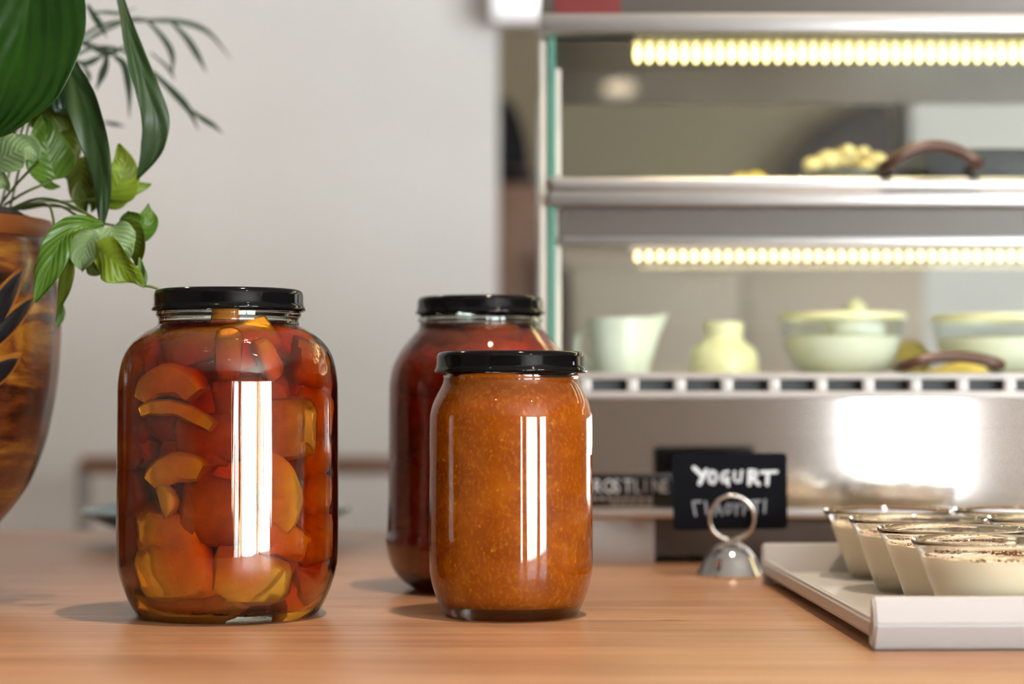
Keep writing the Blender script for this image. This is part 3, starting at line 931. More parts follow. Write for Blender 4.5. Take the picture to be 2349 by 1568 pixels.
# broad dark leaf over the top corner
leaf('broad_leaf', [(95, -210, 1.13), (78, -60, 1.12), (50, 90, 1.115), (5, 220, 1.12), (-45, 325, 1.13)], [(0, 60), (0.2, 240), (0.45, 322), (0.65, 300), (0.85, 150), (1, 4)], M['lily'], 0.15, 0.28, 0.004, 26, 12, seed=1)
leaf('broad_leaf', [(-90, -120, 1.16), (-30, 0, 1.15), (10, 60, 1.15), (20, 130, 1.16)], lens(150), M['lily_deep'], -0.5, 0.2, 0.003, seed=2)
leaf('broad_leaf', [(70, 150, 1.18), (120, 190, 1.18), (165, 240, 1.18), (190, 290, 1.19)], lens(90), M['lily_deep'], 0.3, 0.2, 0.002, seed=3)
# long drooping strap leaves
leaf('strap_leaf', [(128, 95, 1.16), (165, 170, 1.15), (200, 255, 1.14), (226, 350, 1.14), (236, 440, 1.145), (234, 527, 1.15)], [(0, 24), (0.15, 46), (0.36, 82), (0.55, 74), (0.72, 52), (0.85, 36), (0.93, 22), (1, 2)], M['strap'], 0.25, 0.25, 0.0015, 26, seed=4)
leaf('strap_leaf', [(262, -60, 1.16), (285, 30, 1.155), (306, 110, 1.15), (336, 200, 1.15), (357, 275, 1.15), (347, 345, 1.155), (314, 412, 1.16)], [(0, 12), (0.18, 24), (0.33, 42), (0.5, 56), (0.66, 66), (0.82, 54), (0.93, 24), (1, 2)], M['strap'], -0.2, 0.25, 0.0012, 26, seed=5)
# yellow-green trailing leaves
leaf('trailing_leaf', [(128, 412, 1.17), (112, 360, 1.165), (104, 310, 1.165), (98, 268, 1.17)], heart(118), M['fresh'], 0.3, 0.18, 0.003, seed=6)
leaf('trailing_leaf', [(-10, 372, 1.14), (30, 350, 1.135), (62, 342, 1.135), (90, 366, 1.14)], heart(104), M['pale'], -0.35, 0.2, 0.003, seed=7)
leaf('trailing_leaf', [(-40, 400, 1.14), (-12, 408, 1.14), (8, 420, 1.14), (20, 440, 1.145)], heart(60), M['pale'], 0.2, 0.2, 0.002, seed=8)
leaf('trailing_leaf', [(62, 262, 1.2), (105, 262, 1.195), (150, 275, 1.195), (190, 300, 1.2)], heart(96), M['olive'], 0.3, 0.2, 0.003, seed=9)
leaf('trailing_leaf', [(90, 300, 1.21), (130, 310, 1.21), (160, 340, 1.21), (172, 385, 1.21)], heart(100), M['olive'], -0.3, 0.2, 0.002, seed=10)
leaf('trailing_leaf', [(248, 452, 1.175), (272, 418, 1.17), (284, 378, 1.17), (272, 330, 1.175)], heart(100), M['lime'], 0.25, 0.18, 0.002, seed=11)
leaf('trailing_leaf', [(236, 470, 1.185), (272, 448, 1.18), (310, 432, 1.18), (346, 420, 1.185)], heart(54), M['lime'], 0.6, 0.2, 0.002, seed=12)
leaf('trailing_leaf', [(182, 360, 1.2), (190, 400, 1.195), (188, 440, 1.195), (200, 492, 1.2)], heart(92), M['olive'], 0.2, 0.2, 0.003, seed=13)
leaf('trailing_leaf', [(200, 380, 1.21), (222, 420, 1.205), (222, 450, 1.205), (208, 488, 1.21)], heart(66), M['fresh'], -0.3, 0.2, 0.003, seed=14)
leaf('trailing_leaf', [(284, 522, 1.16), (312, 520, 1.155), (338, 505, 1.155), (340, 466, 1.16)], heart(84), M['fresh'], 0.3, 0.3, 0.002, seed=15)
leaf('trailing_leaf', [(300, 530, 1.162), (325, 535, 1.158), (345, 530, 1.158), (359, 515, 1.16)], heart(38), M['lime'], 0.5, 0.2, 0.001, seed=16)
leaf('trailing_leaf', [(236, 512, 1.125), (190, 514, 1.115), (148, 540, 1.11), (118, 600, 1.105), (84, 694, 1.11)], [(0, 14), (0.2, 34), (0.42, 52), (0.65, 82), (0.82, 66), (0.93, 30), (1, 3)], M['fresh'], 0.2, 0.35, 0.003, 24, seed=17)
leaf('trailing_leaf', [(160, 540, 1.135), (158, 590, 1.13), (150, 650, 1.13), (140, 708, 1.135)], lens(44), M['olive'], 0.3, 0.2, 0.001, seed=18)
leaf('trailing_leaf', [(232, 532, 1.13), (212, 552, 1.125), (194, 580, 1.125), (190, 622, 1.13)], heart(120), M['pale'], 0.25, 0.22, 0.003, seed=19)
leaf('trailing_leaf', [(250, 520, 1.14), (262, 555, 1.135), (272, 580, 1.135), (280, 606, 1.14)], heart(110), M['pale'], -0.3, 0.2, 0.003, seed=20)
leaf('trailing_leaf', [(276, 522, 1.145), (298, 548, 1.14), (312, 574, 1.14), (310, 612, 1.145)], heart(96), M['olive'], 0.3, 0.25, 0.002, seed=21)
leaf('trailing_leaf', [(222, 575, 1.12), (258, 596, 1.115), (294, 625, 1.115), (332, 658, 1.12)], heart(104), M['lime'], 0.35, 0.25, 0.003, seed=22)
leaf('trailing_leaf', [(200, 600, 1.15), (215, 612, 1.15), (232, 618, 1.15), (250, 606, 1.15)], heart(40), M['olive'], 0.3, 0.2, 0.002, seed=23)
leaf('trailing_leaf', [(318, 590, 1.13), (326, 612, 1.13), (330, 636, 1.13), (334, 656, 1.13)], lens(20), M['fresh'], 0.3, 0.2, 0.001, seed=24)
leaf('trailing_leaf', [(138, 672, 1.16), (140, 700, 1.16), (138, 730, 1.16), (134, 752, 1.16)], lens(24), M['fresh'], 0.3, 0.2, 0.001, seed=25)
leaf('trailing_leaf', [(80, 400, 1.19), (95, 412, 1.19), (115, 424, 1.19), (140, 428, 1.19)], lens(26), M['fresh'], 0.3, 0.2, 0.001, seed=26)

def stem(pix, rad, nm='leaf_stem', mat='stem', n=14):
    pts = [q - POT for q in catmull([P(*p) for p in pix], n)]
    return tube(nm, pts, rad, M[mat], plant, 6)
for pix in ([(10, 470, 1.19), (60, 440, 1.17), (120, 415, 1.17)], [(20, 480, 1.19), (90, 455, 1.17), (160, 470, 1.14), (236, 512, 1.125)], [(0, 470, 1.19), (40, 420, 1.16), (90, 368, 1.14)],
            [(30, 480, 1.2), (90, 462, 1.19), (170, 462, 1.19), (248, 452, 1.175)], [(40, 480, 1.19), (105, 468, 1.16), (122, 500, 1.13), (124, 540, 1.12)], [(50, 480, 1.2), (130, 470, 1.18), (190, 500, 1.15), (284, 522, 1.16)],
            [(20, 490, 1.2), (50, 360, 1.19), (70, 262, 1.2)], [(0, 480, 1.22), (40, 330, 1.2), (100, 160, 1.18), (128, 95, 1.16)], [(-30, 490, 1.2), (60, 230, 1.19), (200, -60, 1.17), (262, -60, 1.16)],
            [(-120, 490, 1.2), (-60, 150, 1.17), (60, -200, 1.14), (95, -210, 1.13)], [(60, 470, 1.2), (150, 475, 1.19), (200, 490, 1.17)], [(330, 655, 1.12), (350, 658, 1.12), (366, 664, 1.12)]):
    stem(pix, 0.0008)

# thin palm fronds behind the broad leaves
def leaflet(pix, w):
    n = 12
    pts = catmull([P(*p) for p in pix], n + 1)
    V, Fc = [], []
    for i, p in enumerate(pts):
        t = i / n
        tan = (pts[min(i + 1, n)] - pts[max(i - 1, 0)]).normalized()
        side = tan.cross(Vector((0.3, 1, 0))).normalized()
        hw = w / 2 * pix[0][2] / F * min(1.0, 0.45 + 1.4 * t) * (1 - max(0, t - 0.6) / 0.42)
        nr = side.cross(tan)
        for s in (-1, 0, 1):
            V.append(p + side * hw * s + nr * hw * 0.3 * (1 - abs(s)) - POT)
    for i in range(n):
        for j in range(2):
            a = i * 3 + j
            Fc.append((a, a + 1, a + 4, a + 3))
    o = from_py('palm_leaflet', V, Fc, M['palm'], plant)
    md = o.modifiers.new('thickness', 'SOLIDIFY'); md.thickness = 0.0006
for pix, w in [([(300, 48, 1.42), (400, 48, 1.45), (475, 72, 1.47), (532, 138, 1.5)], 13), ([(338, 46, 1.4), (378, 92, 1.4), (396, 130, 1.4), (394, 175, 1.4)], 15),
               ([(395, 52, 1.42), (430, 90, 1.42), (455, 130, 1.42), (474, 168, 1.42)], 16), ([(225, 62, 1.36), (270, 52, 1.38), (310, 44, 1.4), (345, 44, 1.4)], 12),
               ([(345, 160, 1.36), (392, 205, 1.37), (432, 250, 1.37), (456, 300, 1.38)], 18), ([(436, 250, 1.37), (462, 270, 1.38), (490, 288, 1.39), (512, 306, 1.4)], 13),
               ([(175, 92, 1.34), (215, 108, 1.34), (255, 122, 1.34), (296, 98, 1.34)], 17), ([(245, 122, 1.34), (242, 150, 1.33), (232, 178, 1.33), (220, 208, 1.33)], 20),
               ([(262, 128, 1.34), (286, 150, 1.34), (296, 200, 1.34), (297, 272, 1.34)], 20), ([(200, 10, 1.33), (215, 35, 1.33), (232, 60, 1.33), (246, 88, 1.33)], 17),
               ([(172, 140, 1.34), (196, 146, 1.34), (220, 136, 1.34), (245, 122, 1.34)], 15), ([(238, 280, 1.4), (255, 283, 1.4), (270, 286, 1.4), (288, 290, 1.4)], 10),
               ([(195, 96, 1.36), (225, 78, 1.36), (250, 66, 1.37), (290, 50, 1.38)], 11), ([(205, 30, 1.36), (240, 28, 1.37), (280, 30, 1.38), (312, 18, 1.4)], 9),
               ([(345, 120, 1.4), (380, 150, 1.4), (395, 170, 1.4), (400, 185, 1.4)], 8), ([(190, 150, 1.36), (200, 165, 1.36), (205, 180, 1.36), (200, 195, 1.36)], 11)]:
    leaflet(pix, w)
for pix in ([(-60, 490, 1.24), (60, 260, 1.28), (170, 130, 1.33), (262, 110, 1.34), (345, 160, 1.36)], [(-80, 490, 1.24), (40, 240, 1.28), (150, 120, 1.33), (225, 62, 1.36), (300, 47, 1.4), (400, 50, 1.42)]):
    stem(pix, 0.0012, 'palm_stem', 'palm', 20)

# the side of the plant turned away from the photograph
for ang, names in ((152, ('trailing_leaf', 'strap_leaf', 'broad_leaf')), (205, ('trailing_leaf', 'broad_leaf')), (250, ('trailing_leaf',))):
    for o in [c for c in plant.children if c.name.split('.')[0] in names and c.rotation_euler.z == 0.0]:
        c = o.copy(); COL.objects.link(c); c.parent = plant
        c.rotation_euler = (0, 0, rd(ang) + R.uniform(-0.15, 0.15))
for ang in (120, 180, 240, 300):
    for o in [c for c in pot.children if c.name.split('.')[0] in ('gold_stroke', 'black_stroke') and c.rotation_euler.z == 0.0]:
        c = o.copy(); COL.objects.link(c); c.parent = pot
        c.rotation_euler = (0, 0, rd(ang))

# ------------------------------------------------------------------ teal plate behind the large jar
DQ = 1.6
pl = empty('serving_plate', (P(494, 1168, DQ).x, DQ, 0))
tag(pl, 'wide shallow teal plate standing behind the large jar', 'plate')
rp = 309 / (F / DQ)
zp = P(494, 1168, DQ).z
lathe('dish', [(0, 0.002), (0.035, 0.002), (0.038, 0.0), (0.044, 0.0), (0.047, 0.005), (rp * 0.72, zp * 0.48), (rp * 0.985, zp * 0.93), (rp, zp), (rp * 0.985, zp + 0.001)], M['teal_out'], pl, n=72)
lathe('glaze', [(rp * 0.985, zp + 0.001), (rp * 0.96, zp - 0.001), (rp * 0.70, zp * 0.60), (0.046, 0.0095), (0, 0.0085)], M['teal_in'], pl, n=72)

# ------------------------------------------------------------------ cafe chair seen over the counter
DC = 3.0
cl = P(186, 1045, DC); cr = P(960, 1045, DC)
ch = empty('cafe_chair', ((cl.x + cr.x) / 2, DC, FLOOR_Z))
tag(ch, 'grey metal cafe chair with brown wooden top rail before the white wall', 'chair')
hw = (cr.x - cl.x) / 2
zt = cl.z - FLOOR_Z
zb = P(186, 1088, DC).z - FLOOR_Z
box('top_rail', (-hw, -0.012, zb), (hw, 0.012, zt), M['rail_wood'], ch, 0.006)
for s in (-1, 1):
    tube('rear_leg', [(s * (hw - 0.004), 0.012, 0), (s * (hw - 0.004), 0.0, 0.45), (s * (hw - 0.004), 0.002, zt - 0.01)], 0.011, M['grey_metal'], ch)
    tube('front_leg', [(s * (hw - 0.01), -0.42, 0), (s * (hw - 0.01), -0.40, 0.44)], 0.011, M['grey_metal'], ch)
box('chair_seat', (-hw + 0.01, -0.43, 0.44), (hw - 0.01, -0.01, 0.465), M['rail_wood'], ch, 0.008)
box('lower_rail', (-hw + 0.01, -0.008, 0.60), (hw - 0.01, 0.008, 0.64), M['rail_wood'], ch, 0.005)

# ------------------------------------------------------------------ things beyond, between wall and display case
wc = empty('wooden_cabinet', (P(1185, 600, 4.3).x, 4.3, FLOOR_Z))
tag(wc, 'tall light brown wooden cabinet in the passage behind the display case', 'cabinet')
ztop = P(1185, 432, 4.3).z - FLOOR_Z
xl, xr = P(1140, 600, 4.3).x - wc.location.x, P(1196, 600, 4.3).x - wc.location.x
box('body', (xl - 0.02, -0.1, 0), (xr + 0.05, 0.25, ztop), M['rail_wood'], wc, 0.004)
box('door', (xl - 0.015, -0.118, 0.06), (xr, -0.1, ztop - 0.02), M['cabinet_wood'], wc, 0.003)
box('handle', (xr - 0.012, -0.130, 1.0), (xr - 0.006, -0.118, 1.12), M['grey_metal'], wc, 0.001)
ap = empty('coffee_machine', (P(1185, 432, 4.28).x, 4.28, P(1185, 432, 4.28).z))
tag(ap, 'black upright appliance on top of the tall wooden cabinet', 'appliance')
def ap_x(px): return P(px, 400, 4.28).x - ap.location.x
def ap_z(py): return P(1185, py, 4.28).z - ap.location.z
box('base', (ap_x(1148), -0.07, 0), (ap_x(1226), 0.07, ap_z(402)), M['black_plastic'], ap, 0.006)
bm = bmesh.new()
pts = [(1146, 402), (1212, 402), (1214, 372), (1208, 330), (1196, 285), (1178, 248), (1160, 232), (1146, 240)]
fr = [bm.verts.new((ap_x(x), -0.06, ap_z(y))) for x, y in pts]
bk = [bm.verts.new((ap_x(x), 0.06, ap_z(y))) for x, y in pts]
bm.faces.new(fr); bm.faces.new(bk)
for i in range(len(pts)):
    bm.faces.new((fr[i], fr[(i + 1) % len(pts)], bk[(i + 1) % len(pts)], bk[i]))
from_bm('hood', bm, M['black_plastic'], ap)
box('cup_plate', (ap_x(1150), -0.09, ap_z(402)), (ap_x(1220), 0.05, ap_z(396)), M['bronze'], ap, 0.002)
# white box at the end of the wall, with a glow added to its cover
DB = 3.36
wbx = empty('white_wall_box', (P(1186, 46, DB).x, DB, P(1186, 46, DB).z))
tag(wbx, 'white wall box with added glow above the passage beside the display case', 'lamp')
x0 = P(1129, 46, DB).x - wbx.location.x; x1 = P(1244, 46, DB).x - wbx.location.x
box('cover', (x0, -0.04, 0), (x1, 0.03, 0.11), M['box_glow'], wbx, 0.014, 4)
box('back_plate', (x0 - 0.003, 0.03, 0.004), (x1 + 0.003, 0.09, 0.112), M['white_plastic'], wbx, 0.002)
# tan low unit and a dark hanging coat seen through the case
kc = empty('kitchen_unit', (0.45, 4.2, FLOOR_Z))
tag(kc, 'tan kitchen unit seen through the lower level of the display case', 'cabinet')
zk = P(1500, 575, 4.0).z - FLOOR_Z
box('body', (-0.34, -0.2, 0.08), (0.36, 0.25, zk - 0.03), M['tan_cabinet'], kc, 0.003)
box('plinth', (-0.32, -0.16, 0), (0.34, 0.2, 0.08), M['black_plastic'], kc)
box('worktop', (-0.36, -0.22, zk - 0.03), (0.38, 0.27, zk), M['tan_cabinet'], kc, 0.004)
for s in (-1, 1):
    d = box('door', (0.01 if s > 0 else -0.33, -0.216, 0.1), (0.35 if s > 0 else -0.01, -0.2, zk - 0.05), M['tan_cabinet'], kc, 0.002)
    box('handle', (s * 0.03 - 0.004, -0.232, 0.7), (s * 0.03 + 0.004, -0.216, 0.85), M['grey_metal'], d, 0.001)
coat = empty('hanging_coat', P(1960, 420, 4.45))
tag(coat, 'dark brown coat hanging on the taupe wall behind the display case', 'coat')
cpx = [(1760, 470), (1790, 405), (1830, 345), (1880, 290), (1940, 248), (2000, 228), (2036, 240), (2048, 300), (2050, 400), (2050, 470)]
def coat_bm():
    bm = bmesh.new()
    rings = []
    for dy, sh in ((0.10, 0.96), (0.02, 1.0), (-0.05, 0.97), (-0.09, 0.86), (-0.10, 0.6)):
        rings.append([bm.verts.new((P(1930 + (x - 1930) * sh, 0, 4.45).x - coat.location.x, dy, P(0, 480 + (y - 480) * sh, 4.45).z - coat.location.z)) for x, y in cpx])
    for a, b in zip(rings[:-1], rings[1:]):
        for i in range(len(cpx) - 1):
            bm.faces.new((a[i], a[i + 1], b[i + 1], b[i]))
    bm.faces.new(rings[-1])
    return bm
from_bm('coat_body', coat_bm(), M['dark_cloth'], coat, smooth=True)
tube('hook', [(P(2000, 0, 4.45).x - coat.location.x, 0.14, P(0, 225, 4.45).z - coat.location.z), (P(2000, 0, 4.45).x - coat.location.x, 0.05, P(0, 225, 4.45).z - coat.location.z), (P(2000, 0, 4.45).x - coat.location.x, 0.03, P(0, 236, 4.45).z - coat.location.z)], 0.006, M['grey_metal'], coat)

# ------------------------------------------------------------------ refrigerated display case
DF = 1.42
case = empty('display_case', (0.33, DF, 0))
tag(case, 'steel and glass countertop display case with two lit shelves', 'display case')
CO = Vector((0.33, DF, 0))
def fx(px, D=DF): return P(px, 500, D).x
def fz(py, D=DF): return P(1174, py, D).z
XL, XR, YB = fx(1247), 0.66, 1.755
def cbox(nm, lo, hi, mat, par=None, bev=0.0, seg=2):
    lo, hi = Vector(lo) - CO, Vector(hi) - CO
    return box(nm, lo, hi, mat, par or case, bev, seg)
cbox('base_block', (XL, DF + 0.002, 0), (fx(1501), DF + 0.30, fz(1189)), M['vent_metal'], bev=0.001)
cbox('recessed_plinth', (fx(1501), DF + 0.02, 0.004), (XR, DF + 0.30, fz(1189)), M['plinth_brown'])
for x in (0.14, 0.36, 0.6):
    lathe('foot', [(0, 0), (0.012, 0), (0.013, 0.002), (0.012, 0.0045), (0, 0.0045)], M['black_plastic'], case, Vector((x, DF + 0.06, 0)) - CO, 24)
cbox('ledge_trim', (XL, DF - 0.010, fz(1187)), (XR, DF + 0.02, fz(1166)), M['steel_trim'], bev=0.002)
cbox('front_panel', (XL, DF, fz(1166)), (XR, DF + 0.01, fz(914)), M['steel'])
cbox('case_floor', (XL, DF + 0.01, fz(914)), (XR, YB, fz(872)), M['steel_trim'])
cbox('back_frame', (XL, YB - 0.02, fz(1166)), (XR, YB, fz(914)), M['steel_dark'])
# vent ledge with slots
vl = cbox('vent_ledge', (XL, DF - 0.014, fz(914)), (XR, DF + 0.01, fz(896)), M['vent_metal'], bev=0.0012)
cbox('top_rail', (XL, DF - 0.012, fz(871)), (XR, DF + 0.02, fz(855)), M['vent_metal'], bev=0.0012)
cbox('slot_shade_backing', (XL, DF - 0.0005, fz(898)), (XR, DF + 0.012, fz(868)), M['slot_dark'])  # solid dark backing that paints the shade inside the slots
x = 1354 - 107 * 1
while fx(x) < XR - 0.01:
    cbox('vent_divider', (max(XL, fx(x + 82)), DF - 0.0125, fz(897)), (fx(x + 107), DF + 0.002, fz(870)), M['vent_metal'], bev=0.0002)
    x += 107
# nameplate with letters
npx0, npx1 = fx(1328), fx(1546)
npl = cbox('nameplate', (npx0, DF - 0.003, fz(1160)), (npx1, DF, fz(1086)), M['plate_black'], bev=0.0008)
word = 'FROSTLINE'
for i, chx in enumerate(word):
    px = 1336 + i * 23.2 - (6 if i > 6 else 0)
    text_mesh('letter', chx, 0.0135, M['letter_silver'], npl, Vector((fx(px), DF - 0.0032, fz(1129))) - CO, sx=0.74)
for i in range(9):
    a = 1338 + i * 18
    cbox('fine_print', (fx(a), DF - 0.0034, fz(1146)), (fx(a + 13), DF - 0.003, fz(1139)), M['fine_grey'], npl)
for i in range(5):
    a = 1400 + i * 20
    cbox('fine_print', (fx(a), DF - 0.0034, fz(1156)), (fx(a + 15), DF - 0.003, fz(1151)), M['fine_grey'], npl)
# middle shelf
cbox('shelf_trim', (XL + 0.003, DF - 0.008, fz(474)), (XR, DF + 0.012, fz(441)), M['steel_trim'], bev=0.002)
cbox('shelf_lip', (XL + 0.003, DF - 0.004, fz(441)), (XR, DF + 0.012, fz(405)), M['steel_trim'], bev=0.004, seg=3)
cbox('glass_shelf', (XL + 0.012, DF + 0.012, fz(412)), (XR, YB - 0.03, fz(405)), M['green_pane'])
cbox('lamp_housing', (XL + 0.012, DF + 0.010, fz(541)), (XR, DF + 0.060, fz(474)), M['housing'])
cbox('housing_lip', (XL + 0.012, DF + 0.004, fz(561)), (XR, DF + 0.018, fz(541)), M['steel_trim'], bev=0.001)
# canopy
cbox('canopy_trim', (XL - 0.002, DF - 0.014, fz(84)), (XR, DF + 0.02, fz(37)), M['steel_trim'], bev=0.003)
cbox('canopy', (XL, DF + 0.005, fz(84)), (XR, YB, fz(70)), M['steel_dark'])
cbox('fascia', (XL, DF - 0.004, fz(37)), (XR, YB, fz(-90)), M['fascia'], bev=0.002)
cbox('red_sticker', (fx(1272), DF - 0.0052, fz(37)), (fx(1424), DF - 0.004, fz(-40)), M['red_label'])
# glass
cbox('side_pane', (fx(1258), DF + 0.006, fz(855)), (fx(1274), YB - 0.02, fz(84)), M['green_pane'])
cbox('pane_edge', (fx(1257.5), DF + 0.001, fz(855)), (fx(1275), DF + 0.006, fz(84)), M['green_edge'])
cbox('corner_strip', (fx(1238), DF + 0.004, fz(855)), (fx(1257), DF + 0.016, fz(90)), M['pale_edge'], bev=0.001)
cbox('pane_reflection', (fx(1276), DF + 0.014, fz(855)), (fx(1288), DF + 0.018, fz(150)), M['pale_edge'])  # pale strip standing in for the side pane's inner reflection
cbox('corner_post', (XL, YB - 0.02, fz(855)), (XL + 0.012, YB, fz(84)), M['steel_trim'])
box('rear_pane', (XL + 0.012 - CO.x, 0, 0), (XR - CO.x, 0.004, (fz(84) - fz(855)) / math.cos(rd(8))), M['pane'], case, loc=(0, YB - 0.05 - CO.y, fz(855)), rot=(-rd(8), 0, 0))
TILT = rd(8)
def flap(z0, z1, hx0, hx1, hz0, hz1):
    d = box('glass_flap', (fx(1290) - CO.x, 0.0, 0.0), (XR - CO.x, 0.004, (z1 - z0) / math.cos(TILT)), M['pane'], case, loc=(0, 0.0185, z0), rot=(-TILT, 0, 0))
    y = DF - 0.016
    pts = [(hx0, DF + 0.012, hz0), (hx0, DF + 0.002, hz0), (hx0 + 0.001, y + 0.002, hz0 + 0.0005)]
    for i in range(1, 12):
        t = i / 12
        pts.append((hx0 + (hx1 - hx0) * t, y, hz0 + (hz1 - hz0) * math.sin(math.pi * t) ** 0.8))
    pts += [(hx1 - 0.001, y + 0.002, hz0 + 0.0005), (hx1, DF + 0.002, hz0), (hx1, DF + 0.012, hz0)]
    rr = [0.0042] * len(pts)
    h_ = tube('bow_handle', [Vector(p) - CO for p in pts], rr, M['bronze'], d, 10)
    bpy.context.view_layer.update()
    h_.matrix_parent_inverse = Matrix.LocRotScale(d.location, d.rotation_euler, None).inverted()
flap(fz(855), fz(600), fx(2076, 1.404), fx(2296, 1.404), fz(838, 1.404), fz(817, 1.404))
flap(fz(405), fz(90), fx(2040, 1.404), fx(2248, 1.404), fz(376, 1.404), fz(334, 1.404))
# LED strips
def led_strip(px0, py, D, pitch, rw, rh, mat, nm, strength):
    z = P(1174, py, D).z
    st = cbox(nm, (P(px0 - 20, py, D).x, D - 0.005, z + rh), (XR - 0.01, D + 0.005, z + rh + 0.002), M['pale_edge'])
    bm = bmesh.new()
    bmesh.ops.create_icosphere(bm, subdivisions=2, radius=1.0)
    bmesh.ops.scale(bm, vec=(rw, rw * 1.2, rh), verts=bm.verts)
    me = bpy.data.meshes.new('led'); bm.to_mesh(me); bm.free()
    me.materials.append(mat)
    x = P(px0, py, D).x
    dx = pitch * D / F
    while x < XR - 0.02:
        mesh_obj('led', me, None, st, Vector((x, D, z)) - CO)
        x += dx
    ld = bpy.data.lights.new('led_light', 'AREA')
    ld.shape = 'RECTANGLE'; ld.size = 0.52; ld.size_y = 0.005
    ld.energy = strength; ld.color = (1.0, 0.83, 0.40)
    lo = bpy.data.objects.new('led_light', ld); COL.objects.link(lo)
    lo.parent = st
    lo.location = Vector((P(px0, py, D).x + 0.262, D, z - rh - 0.0008)) - CO
led_strip(1462, 124, 1.462, 27.0, 0.0031, 0.0072, M['led_upper'], 'led_strip', 0.45)
led_strip(1462, 588, 1.445, 26.0, 0.0030, 0.0046, M['led_lower'], 'led_strip', 0.2)

# ------------------------------------------------------------------ what stands in the case
DI = 1.55
zfl = fz(872)
ZF = zfl
def spot(px, D=DI): return P(px, 850, D).x
ki = F / DI
# spouted jug
jug = empty('spouted_jug', (spot(1424), DI, ZF)); tag(jug, 'pale ceramic jug with raised spout in the lower level of the case', 'jug')
rj = 78 / ki
hj = P(0, 730, DI).z - ZF
def jug_mod(r, z, a):
    t = z / hj
    q = max(0.0, math.cos(a)) ** 8
    return r * (1 + 0.42 * q * t ** 2), z + 0.004 * q * t ** 3
lathe('body', [(0, 0), (rj * 0.74, 0), (rj * 0.80, 0.002), (rj * 0.86, hj * 0.3), (rj * 0.94, hj * 0.7), (rj, hj), (rj * 0.97, hj), (rj * 0.90, hj * 0.7), (rj * 0.8, hj * 0.3), (0, 0.004)], M['pale_green_glass'], jug, n=64, mod=jug_mod)
tube('jug_handle', [(-rj * 0.9, 0, hj * 0.8), (-rj * 1.25, 0.01, hj * 0.75), (-rj * 1.3, 0.012, hj * 0.45), (-rj * 0.85, 0, hj * 0.25)], 0.003, M['pale_green_glass'], jug)
# squat cream jar
sj = empty('squat_jar', (spot(1660), DI, ZF)); tag(sj, 'squat cream ceramic jar with narrow neck beside the spouted jug', 'jar')
hs = P(0, 738, DI).z - ZF
lathe('body', [(0, 0), (76 / ki, 0), (80 / ki, 0.003), (79 / ki, hs * 0.42), (70 / ki, hs * 0.55), (50 / ki, hs * 0.66), (43 / ki, hs * 0.74), (43 / ki, hs * 0.80)], M['cream_ceramic'], sj, n=48)
lathe('stopper', [(43 / ki, hs * 0.80), (46 / ki, hs * 0.82), (46 / ki, hs * 0.98), (42 / ki, hs), (0, hs)], M['cream_ceramic'], sj, n=48)
# glass bowls
def glass_bowl(px, w, py, D, label):
    k = F / D
    e = empty('glass_bowl', (spot(px, D), D, ZF)); tag(e, label, 'bowl', 'glass bowls in the display case')
    h = P(0, py, D).z - ZF
    r = w / 2 / k
    t = 0.0022
    lathe('bowl_body', [(0, 0.001), (r * 0.62, 0.0), (r * 0.66, 0.003), (r * 0.8, h * 0.25), (r * 0.94, h * 0.62), (r, h), (r - t * 0.5, h + 0.0006), (r - t, h), (r * 0.94 - t, h * 0.62), (r * 0.8 - t, h * 0.27), (r * 0.6, 0.005), (0, 0.0045)], M['thin_glass'], e, n=64)
    lathe('rim_band', [(r + 0.0006, h - 0.004), (r + 0.0014, h - 0.002), (r + 0.0006, h + 0.001), (r - t - 0.0004, h + 0.001), (r - t - 0.0004, h - 0.004)], M['cream_ceramic'], e, n=64, closed=True)
    lathe('filling', [(0, 0.006), (r * 0.55, 0.006), (r * 0.70, h * 0.2), (r * 0.86, h * 0.42), (r * 0.92, h * 0.66), (r * 0.5, h * 0.72), (0, h * 0.74)], M['yolk'], e, n=48)
    return e
glass_bowl(1932, 286, 722, DI, 'round glass bowl holding a knobbed white pot inside the case')
glass_bowl(2300, 320, 726, DI, 'wide glass bowl behind the bow handle in the lower level')
sp = empty('sugar_pot', (spot(1966), DI + 0.005, ZF + 0.028)); tag(sp, 'small white lidded pot with pointed knob inside the glass bowl', 'pot')
zk2 = P(0, 682, DI).z - ZF - 0.028
lathe('body', [(0, 0), (0.013, 0), (0.021, 0.004), (0.022, zk2 * 0.35)], M['white_ceramic'], sp, n=40)
lathe('lid', [(0.0225, zk2 * 0.35), (0.021, zk2 * 0.5), (0.012, zk2 * 0.63), (0.006, zk2 * 0.68), (0, zk2 * 0.68)], M['white_ceramic'], sp, n=40)
lathe('knob', [(0.0045, zk2 * 0.66), (0.0085, zk2 * 0.75), (0.0075, zk2 * 0.84), (0.003, zk2 * 0.96), (0, zk2)], M['cream_ceramic'], sp, n=32)
def lemon(px, py, D, r, rot, label):
    o = lathe('lemon', [(0, -1.32 * r), (0.10 * r, -1.27 * r), (0.24 * r, -1.15 * r), (0.62 * r, -0.85 * r), (0.92 * r, -0.4 * r), (r, 0), (0.92 * r, 0.4 * r), (0.62 * r, 0.85 * r), (0.24 * r, 1.15 * r), (0.10 * r, 1.27 * r), (0, 1.32 * r)], M['lemon'], None, (spot(px, D), D, ZF + r), 32)
    o.rotation_euler = rot
    tag(o, label, 'lemon', 'lemons in the display case')
lemon(2088, 800, 1.60, 0.0165, (1.3, 0.2, 0.2), 'yellow lemon lying between the two glass bowls')
